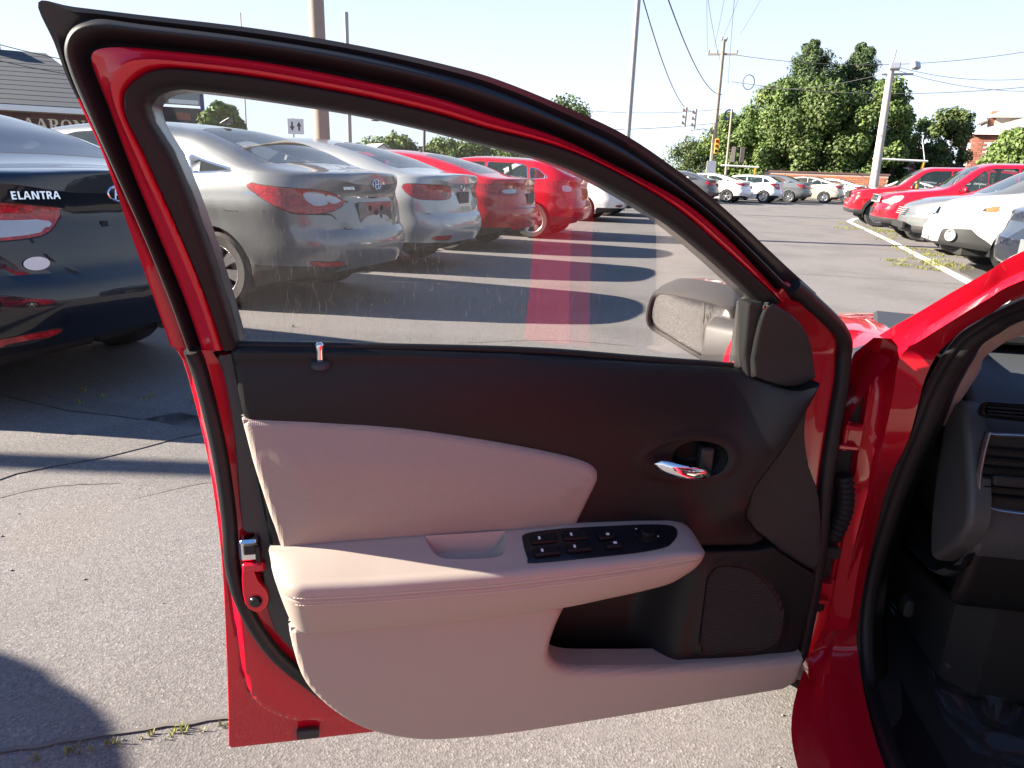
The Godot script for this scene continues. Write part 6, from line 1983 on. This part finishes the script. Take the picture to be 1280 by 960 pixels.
func sash_window(parent: Node3D, x: Transform3D, w: float, h: float, cols: int, rows: int) -> void:
	var f := Soup.new()
	for e in [[0, h / 2 + 0.05, w / 2 + 0.1, 0.05], [0, -h / 2 - 0.05, w / 2 + 0.14, 0.06], [-w / 2 - 0.05, 0, 0.05, h / 2], [w / 2 + 0.05, 0, 0.05, h / 2]]:
		box(f, x * Vector3(e[0], e[1], 0.05), Vector3(e[2], e[3], 0.05), 0.008, x.basis)
	for i in range(1, cols): box(f, x * Vector3(-w / 2 + w * i / cols, 0, 0.02), Vector3(0.018, h / 2, 0.02), 0.004, x.basis)
	for j in range(1, rows): box(f, x * Vector3(0, -h / 2 + h * j / rows, 0.024), Vector3(w / 2, 0.018 if j * 2 != rows else 0.04, 0.02), 0.004, x.basis)
	var wf := soup("window", f, K.white_trim, parent)
	var g := Soup.new()
	box(g, x * Vector3(0, 0, 0.0), Vector3(w / 2, h / 2, 0.008), 0.0, x.basis)
	soup("pane", g, K.window_dark, wf)

func hip_roof(parent: Node3D, w: float, d: float, y: float, rise: float, over: float, m: Material, fascia: Material, called := "roof", hip := 0.0) -> void:
	# over a box w by d centred on the parent, eaves at height y
	var s := Soup.new()
	var a := [Vector3(-w / 2 - over, y, d / 2 + over), Vector3(w / 2 + over, y, d / 2 + over), Vector3(w / 2 + over, y, -d / 2 - over), Vector3(-w / 2 - over, y, -d / 2 - over)]
	var r := minf(d / 2 + over, w / 2 + over - 0.2)
	if hip > 0.0: r = hip
	var l := Vector3(-w / 2 - over + r, y + rise, 0); var e := Vector3(w / 2 + over - r, y + rise, 0)
	# courses of shingles, each a little proud of the one above
	var n := maxi(6, int(r / 0.24))
	for f in [[a[0], a[1], e, l], [a[1], a[2], e, e], [a[2], a[3], l, e], [a[3], a[0], l, l]]:
		for k in n:
			var t0 := float(k) / n; var t1 := float(k + 1) / n
			var up: Vector3 = (f[1] - f[0]).cross(f[2] - f[1]).normalized() * 0.012
			s.quad(f[0].lerp(f[3], t0) + up, f[1].lerp(f[2], t0) + up, f[1].lerp(f[2], t1), f[0].lerp(f[3], t1))
			s.quad(f[0].lerp(f[3], t0), f[1].lerp(f[2], t0), f[1].lerp(f[2], t0) + up, f[0].lerp(f[3], t0) + up)
	var o := soup(called, s, m, parent)
	s = Soup.new()
	for k in 4:
		var c: Vector3 = (a[k] + a[(k + 1) % 4]) / 2 - Vector3(0, 0.13, 0)
		var hl: float = a[k].distance_to(a[(k + 1) % 4]) / 2
		box(s, c, Vector3(hl, 0.11, 0.03) if k % 2 == 0 else Vector3(0.03, 0.11, hl), 0.01)
	box(s, Vector3(0, y - 0.2, 0), Vector3(w / 2 + over - 0.05, 0.02, d / 2 + over - 0.05), 0.0)
	soup("fascia", s, fascia, parent)

func background() -> void:
	K.leaf = StandardMaterial3D.new()
	K.leaf.resource_name = "leaf"; K.leaf.vertex_color_use_as_albedo = true; K.leaf.roughness = 0.7
	K.leaf.cull_mode = BaseMaterial3D.CULL_DISABLED
	K.leaf.backlight_enabled = true; K.leaf.backlight = Color(0.5, 0.62, 0.2)
	mat("white_trim", Color(0.72, 0.72, 0.70), 0.6)
	poles()
	buildings()
	# trees
	tree("tall dark conifer, left of the two pointed tops by the light pole", bearing(20.4, 70), 12.9, 4.6, 1.5, 1, "conifer", 1.0, 6500, "conifer", 0.36)
	tree("second tall conifer just left of the light pole's head", bearing(23.5, 72), 12.9, 4.4, 1.5, 2, "conifer", 0.95, 6500, "conifer", 0.36)
	tree("tall leafy tree between the two conifers", bearing(22.0, 74), 11.0, 3.4, 1.5, 21, "broad", 0.9, 4200)
	tree("broad green maple sloping down beside the utility pole", bearing(16.4, 66), 6.6, 3.2, 0.6, 3, "broad", 1.15, 5200)
	tree("bright maple under the conifers, left of the light pole", bearing(18.7, 64), 8.6, 3.2, 0.6, 4, "broad", 1.1, 6000)
	tree("round maple in front of the conifers, foot by the brick wall", bearing(21.6, 63), 8.6, 3.6, 0.5, 5, "broad", 0.85, 5200)
	tree("full maple behind the light pole, lit on its left", bearing(25.3, 62), 8.4, 2.3, 0.5, 6, "broad", 1.05, 6000)
	tree("maple right of the light pole's foot", bearing(26.6, 66), 6.6, 1.3, 0.5, 16, "broad", 0.9, 3600)
	tree("dark rounded tree in front of the brick house", bearing(29.7, 66), 6.9, 2.0, 0.4, 7, "broad", 0.7, 5000)
	tree("thin pale treetop between the maple and the dark rounded tree", bearing(28.1, 78), 7.2, 1.5, 1.5, 8, "broad", 1.0, 1100)
	tree("small bright tree before the house's front windows", bearing(33.3, 56), 4.7, 1.8, 1.6, 9, "broad", 1.25, 3600)
	tree("grey green tree low beyond the roof of the dark sedan", bearing(13.2, 95), 5.2, 4.2, 0.5, 10, "broad", 0.75, 3200)
	tree("distant tree top rising over the middle of the door frame", bearing(3.6, 62), 6.5, 3.4, 1.0, 11, "broad", 0.7, 4200)
	tree("bright bush above the silver sedan's roof, by the tall sign", bearing(-21.8, 36), 3.5, 1.15, 0.9, 12, "broad", 1.4, 2600)
	for k in 7:
		tree(["low leafy tree beyond the pale sedan's roof", "pale tree far behind the thin dark pole", "far green tree over the red sedan's roof", "hazy tree between the two red cars' roofs", "small tree far right inside the window", "rounded far tree left of the thin dark pole", "far tree by the little white gable"][k], bearing(-11.0 + k * 1.75, 105), 4.4 + 0.9 * sin(k * 2.2), 3.6, 0.4, 40 + k, "broad", 1.15, 1500, "tree", 0.26)

func poles() -> void:
	var p := pole("utility_pole", "thick wooden utility pole standing behind the pale sedan, in the door window", "utility pole", bearing(-14.82, 15.5), bearing(-15.1, 15.5, 9.5), 0.155, 0.14, K.wood_pole)
	p = pole("steel_pole", "thin grey pole right of the thick wooden pole in the window", "pole", bearing(-12.9, 32), bearing(-12.9, 32, 7), 0.10, 0.09, K.steel_pole)
	p = pole("metal_pole", "tall bare grey pole above the door frame", "pole", bearing(8.06, 26), bearing(8.0, 26, 12), 0.10, 0.085, K.steel_pole)
	p = pole("steel_pole", "thin dark pole among the far trees, above the red sedan", "pole", bearing(-7.4, 60), bearing(-7.3, 60, 9), 0.12, 0.10, K.sign_dark)
	p = pole("steel_pole", "hair thin pale pole right of the bush in the window", "pole", bearing(-20.2, 40), bearing(-20.0, 40, 8), 0.04, 0.03, K.pale_pole)
	# the pole whose shadow crosses the asphalt in front of the door
	pole("light_pole", "pole out of sight on the left, its thin shadow on the asphalt", "pole", Vector3(-9.5, 0, -2.66), Vector3(-9.5, 9.0, -2.66), 0.085, 0.07, K.steel_pole)
	# crossarm pole
	var foot := bearing(14.43, 60)
	var top := bearing(14.31, 60, 11.1)
	p = pole("utility_pole", "leaning wooden utility pole with a crossarm, left of the trees", "utility pole", foot, top, 0.19, 0.13, K.wood_pole)
	var up := (top - foot).normalized()
	var c := up * ((top - foot).length() - 1.0)
	var s := Soup.new()
	box(s, c, Vector3(1.08, 0.07, 0.06), 0.01, Basis(Vector3.UP, -0.25))
	soup("crossarm", s, K.wood_pole, p)
	for e in [-1.02, -0.4, 1.02, -0.15, 0.18]:
		s = Soup.new()
		var at := c + Basis(Vector3.UP, -0.25) * Vector3(e, 0.07, 0) if absf(e) > 0.3 else c + up * 0.95 + Vector3(e, 0, 0)
		lathe(s, pv([0.03, -0.08, 0.05, 0.02, 0.085, 0.06, 0.06, 0.13, 0.085, 0.17, 0.04, 0.24, 0.0005, 0.26]), 10, Transform3D(Basis.IDENTITY, at))
		soup("insulator", s, K.sign_grey, p)
	s = Soup.new()
	var ring := PackedVector3Array()
	for k in 21: ring.append(up * 5.9 + Vector3(0.95 + cos(TAU * k / 20) * 0.30, sin(TAU * k / 20) * 0.34, 0))
	tube(s, ring, 0.06, 6, false)
	soup("cable_coil", s, K.sign_blue, p)
	s = Soup.new()
	tube(s, PackedVector3Array([up * 4.6, up * 4.6 + Vector3(-0.9, 0.2, 0.1), up * 4.6 + Vector3(-1.9, 0.05, 0.1)]), 0.03, 6)
	box(s, up * 4.6 + Vector3(-0.35, 0.1, 0), Vector3(0.12, 0.14, 0.1), 0.02)
	soup("lamp_arm", s, K.sign_grey, p)
	s = Soup.new()
	box(s, up * 0.0 + Vector3(-0.1, 1.95, 0.25), Vector3(0.36, 0.52, 0.012), 0.004)
	box(s, Vector3(-0.1, 0.8, 0.22), Vector3(0.12, 0.9, 0.02), 0.004)
	soup("white_board", s, K.sign_white, p)
	signal_head("traffic_light", "yellow traffic light with red lens up, on the leaning pole", foot + Vector3(0.1, 3.0, 0.45), -0.25, K.signal_yellow)
	signal_head("traffic_light", "dark traffic light seen from behind, left of the thin brown pole", bearing(15.9, 57, 2.35), 2.6, K.sign_dark, false)
	signal_head("traffic_light", "dark traffic light seen from behind, right of the thin brown pole", bearing(16.5, 57, 2.35), 2.9, K.sign_dark, false)
	p = pole("brown_pole", "thin brown pole with a wire loop, right of the leaning utility pole", "pole", bearing(15.52, 58), bearing(15.41, 58, 6.1), 0.10, 0.07, K.wood_pole)
	s = Soup.new()
	ring = PackedVector3Array()
	for k in 21: ring.append(Vector3(0.95 + cos(TAU * k / 20) * 0.42, 8.0 + sin(TAU * k / 20) * 0.5, -0.3))
	tube(s, ring, 0.03, 6, false)
	soup("wire_loop", s, K.wire, p)
	signal_head("span_wire_signal", "left one of two pale traffic lights hanging edge on from a wire", bearing(12.15, 50, 4.3), -1.35, K.pale_pole).scale = Vector3(0.6, 1.1, 0.6)
	signal_head("span_wire_signal", "right one of two pale traffic lights hanging edge on from a wire", bearing(12.85, 50, 4.2), -1.35, K.pale_pole).scale = Vector3(0.6, 1.1, 0.6)
	signal_head("span_wire_signal", "small dark traffic light under the window frame, above the thin grey pole", bearing(-12.2, 36, 3.65), 0.6, K.sign_dark, false)
	signal_head("span_wire_signal", "small dark traffic light under the window frame, right of the other", bearing(-11.0, 36, 3.2), 0.9, K.sign_dark, false)
	# light pole with two floodlights
	foot = bearing(25.61, 30)
	top = bearing(25.37, 30, 5.15)
	p = pole("light_pole", "pale light pole with two floodlights, in front of the trees", "light pole", foot, top, 0.165, 0.115, K.pale_pole)
	c = top - foot
	s = Soup.new()
	tube(s, PackedVector3Array([c + Vector3(-0.3, -0.25, 0), c + Vector3(0.75, -0.22, 0.1)]), 0.035, 8)
	tube(s, PackedVector3Array([c - Vector3(0, 0.1, 0), c + Vector3(0.06, 0.55, 0)]), 0.03, 8)
	soup("lamp_bracket", s, K.steel_pole, p)
	for e in [[Vector3(0.06, 0.0, 0.12), -0.35], [Vector3(0.78, 0.06, 0.1), 0.5]]:
		s = Soup.new()
		box(s, c + e[0], Vector3(0.17, 0.12, 0.09), 0.025, Basis(Vector3.UP, e[1]) * Basis(Vector3.RIGHT, -0.35))
		var fl := soup("floodlight", s, K.sign_grey, p)
		s = Soup.new()
		box(s, c + e[0] + Basis(Vector3.UP, e[1]) * Basis(Vector3.RIGHT, -0.35) * Vector3(0, 0, 0.09), Vector3(0.145, 0.095, 0.004), 0.002, Basis(Vector3.UP, e[1]) * Basis(Vector3.RIGHT, -0.35))
		soup("floodlight_glass", s, K.lamp_clear, fl)
	# clearance bars on yellow posts
	for e in [[17.55, 52.0, -2.3, "yellow post with a white bar reaching left, before the maples", 1.95], [28.35, 50.0, -3.0, "yellow post with a white bar reaching left, by the brick house", 2.55]]:
		p = pole("yellow_post", e[3], "barrier post", bearing(e[0] - 0.25, e[1]), bearing(e[0], e[1], e[4]), 0.09, 0.08, K.yellow, "yellow barrier posts")
		var tt := bearing(e[0], e[1], e[4]) - bearing(e[0] - 0.25, e[1])
		s = Soup.new()
		tube(s, PackedVector3Array([tt + Vector3(0.2, 0.05, 0), tt + Vector3(e[2], 0.05 + 0.04, 0)]), 0.055, 8)
		tube(s, PackedVector3Array([tt + Vector3(0.05, 0.0, 0), tt + Vector3(-0.35, 1.25 if e[0] > 20 else 0.1, 0)]), 0.02, 6)
		soup("bar", s, K.sign_white, p)
	# small sign with two arrows
	p = pole("arrow_sign", "small white sign with two black arrows, left of the thick wooden pole", "road sign", bearing(-16.9, 32), bearing(-16.9, 32, 2.95), 0.035, 0.035, K.steel_pole)
	s = Soup.new()
	box(s, Vector3(0.12, 2.62, 0.05), Vector3(0.33, 0.3, 0.01), 0.004)
	soup("board", s, K.sign_white, p)
	for k in [-1.0, 1.0]:
		s = Soup.new()
		var sh := pv([-0.035, -0.17 * k, 0.035, -0.17 * k, 0.035, 0.0, 0.10, 0.0, 0.0, 0.19 * k, -0.10, 0.0, -0.035, 0.0])
		prism(s, sh, 0.062, 0.068, 0.0, Transform3D(Basis.IDENTITY, Vector3(0.12 + 0.14 * k, 2.62, 0)))
		soup("arrow", s, K.sign_dark, p)
	# tall roadside sign
	var t := thing("tall_sign", "tall grey roadside sign with worn pale lettering over a dark lower board", "sign", bearing(-24.4, 38), 0.42)
	s = Soup.new()
	for x in [-0.82, 0.98]: box(s, Vector3(x, 2.4, 0), Vector3(0.09, 2.4, 0.09), 0.02)
	soup("post", s, K.sign_blue, t)
	s = Soup.new()
	box(s, Vector3(0.1, 4.05, 0.05), Vector3(0.80, 0.50, 0.09), 0.02)
	soup("upper_board", s, K.sign_grey, t)
	s = Soup.new()
	box(s, Vector3(-0.58, 4.05, 0.145), Vector3(0.11, 0.44, 0.006), 0.003)
	soup("yellow_panel", s, K.signal_yellow, t)
	s = Soup.new()
	box(s, Vector3(0.2, 3.68, 0.145), Vector3(0.62, 0.09, 0.006), 0.003)
	soup("white_strip", s, K.sign_white, t)
	for e in [[-0.28, 0.13], [0.0, 0.11], [0.28, 0.1], [0.52, 0.08]]:
		s = Soup.new()
		box(s, Vector3(0.15 + e[0], 4.15, 0.145), Vector3(e[1], 0.09, 0.006), 0.003)
		soup("worn_lettering", s, K.steel_pole, t)
	s = Soup.new()
	box(s, Vector3(0.1, 3.1, 0.05), Vector3(0.80, 0.33, 0.08), 0.02)
	soup("lower_board", s, K.sign_dark, t)
	s = Soup.new()
	box(s, Vector3(0.15, 3.05, 0.135), Vector3(0.3, 0.16, 0.006), 0.003)
	soup("red_panel", s, K.brick_b, t)
	# wires
	var xa := bearing(14.3, 60, 10.2)
	var a0 := Vector3(0.35, 7.6, -12.0)
	wire(a0 + Vector3(-0.1, 0.45, 0), bearing(14.6, 60, 7.3), 1.5, 0.022, "upper one of the two heavy cables with the splice box")
	wire(a0, bearing(12.6, 52, 5.4), 1.3, 0.018, "lower one of the two heavy cables with the splice box")
	var sp := thing("splice_box", "black splice box hung on the heavy cables above the door", "cable box", Vector3(1.32, 7.18, -17.2))
	s = Soup.new()
	box(s, Vector3.ZERO, Vector3(0.22, 0.14, 0.14), 0.06, Basis(Vector3(0, 0, 1), -0.5))
	soup("case", s, K.sign_dark, sp)
	s = Soup.new()
	tube(s, curve3([Vector3(0.2, -0.1, 0), Vector3(0.1, -0.5, 0), Vector3(0.35, -0.4, 0), Vector3(0.35, -0.1, 0)], 5), 0.012, 5)
	soup("cable_loop", s, K.wire, sp)
	for k in 6:
		var e: Array = [[2.2, 16.0, -14.0, 0.0], [4.6, 17.0, -15.0, 0.35], [7.0, 18.0, -16.0, 0.7], [1.2, 12.0, -13.0, -1.1], [3.2, 11.5, -13.0, -2.2], [9.5, 19.0, -16.0, 1.3]][k]
		wire(Vector3(e[0], e[1], e[2]), xa + Vector3(-1.1 + 0.45 * k, e[3], 0), 1.6, 0.010, ["thin wire to the crossarm, first from the left", "thin wire to the crossarm, second from the left", "thin wire to the crossarm, third from the left", "thin wire meeting the leaning pole under its crossarm", "thin wire meeting the leaning pole halfway up", "thin wire to the top of the leaning pole"][k])
	wire(bearing(0, 58, 6.2), bearing(15.0, 60, 6.3), 0.5, 0.016, "level wire behind the tall bare pole, higher one")
	wire(bearing(2, 58, 4.4), bearing(14.8, 60, 5.3), 0.25, 0.02, "level wire that carries the two pale signals")
	wire(xa, bearing(36, 66, 11.2), 1.2, 0.02, "wire running right from the crossarm over the conifers")
	wire(bearing(15.2, 60, 8.2), bearing(36, 60, 7.9), 0.8, 0.02, "wire running right from the leaning pole into the trees")
	wire(bearing(25.4, 30, 5.2), bearing(38, 34, 5.7), 0.6, 0.008, "upper wire running right from the light pole")
	wire(bearing(25.4, 30, 5.1), bearing(38, 34, 4.9), 0.5, 0.008, "lower wire running right from the light pole")
	wire(bearing(25.4, 30, 5.0), bearing(14, 46, 6.8), 0.6, 0.008, "wire running left from the light pole across the conifers")
	wire(bearing(-38, 24, 4.2), bearing(-29, 26, 3.75), 0.1, 0.012, "upper wire left of the door, over the dark roof")
	wire(bearing(-38, 24, 3.75), bearing(-29, 26, 3.4), 0.1, 0.012, "lower wire left of the door, over the dark roof")

func buildings() -> void:
	# dark roofed brick shop on the left
	var t := thing("brick_shop", "brown brick shop with a dark hip roof and pale sign letters, left edge", "building", Vector3(-24.8, 0, -32.5), 0.42)
	var s := Soup.new()
	var w := 13.0; var d := 9.0
	box(s, Vector3(0, 1.45, 0), Vector3(w / 2, 1.45, d / 2), 0.0)
	soup("wall", s, K.mortar, t)
	bricks(t, Transform3D(Basis.IDENTITY, Vector3(-w / 2, 0, d / 2 + 0.012)), w, 2.85, [], 0.62, 0.21, [K.brick_dark, K.brick_shop], 3, 280)
	hip_roof(t, w, d, 3.0, 2.45, 0.45, K.shingle, K.white_trim, "roof", 3.0)
	s = Soup.new()
	box(s, Vector3(1.9, 5.5, 0.0), Vector3(0.35, 0.35, 0.3), 0.02)
	soup("roof_vent", s, K.sign_white, t)
	put("sign_lettering", letters("M. AARON", 0.42, 0.03, "Droid Serif"), K.cream_print, t, Vector3(4.1, 2.30, d / 2 + 0.05))
	put("sign_lettering", letters("ESQ.", 0.16, 0.03, "Droid Serif"), K.cream_print, t, Vector3(5.55, 2.16, d / 2 + 0.05))
	s = Soup.new()
	box(s, Vector3(2.2, 2.45, d / 2 + 0.05), Vector3(0.5, 0.32, 0.03), 0.01)
	soup("sign_board", s, K.sign_grey, t)
	s = Soup.new()
	box(s, Vector3(6.15, 2.1, d / 2 + 0.05), Vector3(0.33, 0.35, 0.03), 0.01)
	soup("blue_sign", s, K.sign_blue, t)
	s = Soup.new()
	box(s, Vector3(6.15, 2.4, d / 2 + 0.085), Vector3(0.3, 0.04, 0.01), 0.002)
	soup("blue_sign_edge", s, K.sign_white, t)
	# little far house with a white gable
	t = thing("far_house", "small pale house gable far beyond the pale sedan", "house", bearing(-11.0, 95), 0.5)
	s = Soup.new()
	prism(s, pv([-2, 0, 2, 0, 2, 2.4, 0, 3.6, -2, 2.4]), -3, 3)
	soup("wall", s, K.sign_white, t)
	s = Soup.new()
	for k in [-1.0, 1.0]: box(s, Vector3(k * 1.15, 3.05, 0), Vector3(1.4, 0.08, 3.2), 0.0, Basis(Vector3(0, 0, 1), -k * 0.54))
	soup("roof", s, K.grey_roof, t)
	# low brick wall behind the far row
	t = thing("low_brick_wall", "low orange brick wall under the trees behind the far row", "wall", bearing(22.3, 59), -0.38)
	s = Soup.new()
	box(s, Vector3(0, 0.9, 0), Vector3(4.2, 0.9, 0.18), 0.0)
	soup("core", s, K.mortar, t)
	bricks(t, Transform3D(Basis.IDENTITY, Vector3(-4.2, 0, 0.192)), 8.4, 1.8, [], 0.42, 0.14, [K.brick_orange, K.brick_b], 7, 200)
	s = Soup.new()
	box(s, Vector3(0, 1.86, 0), Vector3(4.3, 0.06, 0.24), 0.01)
	soup("coping", s, K.brick_dark, t)
	# brick house on the right, a front block and a wing set back to the left
	t = thing("brick_house", "red brick house with white sash windows and grey hip roofs", "house", bearing(34.2, 76), -0.42)
	w = 9.6; d = 10.0
	s = Soup.new()
	box(s, Vector3(0, 2.7, 0), Vector3(w / 2, 2.7, d / 2), 0.0)
	box(s, Vector3(-7.8, 1.6, -3.2), Vector3(3.2, 1.6, 2.4), 0.0)
	box(s, Vector3(2.2, 5.2, -4.5), Vector3(5.2, 1.9, 4.0), 0.0)
	soup("wall", s, K.mortar, t)
	var holes := [Rect2(1.0, 3.0, 1.1, 1.7), Rect2(3.9, 3.0, 1.1, 1.7), Rect2(6.7, 3.0, 1.1, 1.7)]
	bricks(t, Transform3D(Basis.IDENTITY, Vector3(-w / 2, 0, d / 2 + 0.012)), w, 5.3, holes, 0.5, 0.17, [K.brick_a, K.brick_b], 5, 240)
	for h: Rect2 in holes: sash_window(t, Transform3D(Basis.IDENTITY, Vector3(-w / 2 + h.get_center().x, h.get_center().y, d / 2 + 0.02)), 0.95, 1.55, 2, 4)
	bricks(t, Transform3D(Basis(Vector3.UP, -PI / 2), Vector3(-w / 2 - 0.012, 0, -d / 2)), d, 5.3, [Rect2(6.6, 3.0, 1.1, 1.7)], 0.5, 0.17, [K.brick_a, K.brick_dark], 6, 30)
	sash_window(t, Transform3D(Basis(Vector3.UP, -PI / 2), Vector3(-w / 2 - 0.02, 3.85, -d / 2 + 7.15)), 0.95, 1.55, 2, 4)
	bricks(t, Transform3D(Basis.IDENTITY, Vector3(-11, 0, -0.788)), 6.2, 3.1, [Rect2(1.2, 1.2, 1.0, 1.5)], 0.5, 0.17, [K.brick_dark, K.brick_a], 8, 30)
	sash_window(t, Transform3D(Basis.IDENTITY, Vector3(-9.3, 1.95, -0.78)), 0.85, 1.35, 2, 4)
	hip_roof(t, w, d, 5.5, 1.7, 0.35, K.grey_roof, K.white_trim)
	s = Soup.new()
	box(s, Vector3(-2.6, 6.6, -1.4), Vector3(0.75, 0.9, 0.6), 0.02)
	soup("chimney", s, K.brick_b, t)
	var up := Node3D.new(); up.name = "upper_block"; t.add_child(up); up.position = Vector3(2.2, 0, -4.5)
	hip_roof(up, 10.4, 8.0, 7.2, 1.9, 0.4, K.grey_roof, K.white_trim)
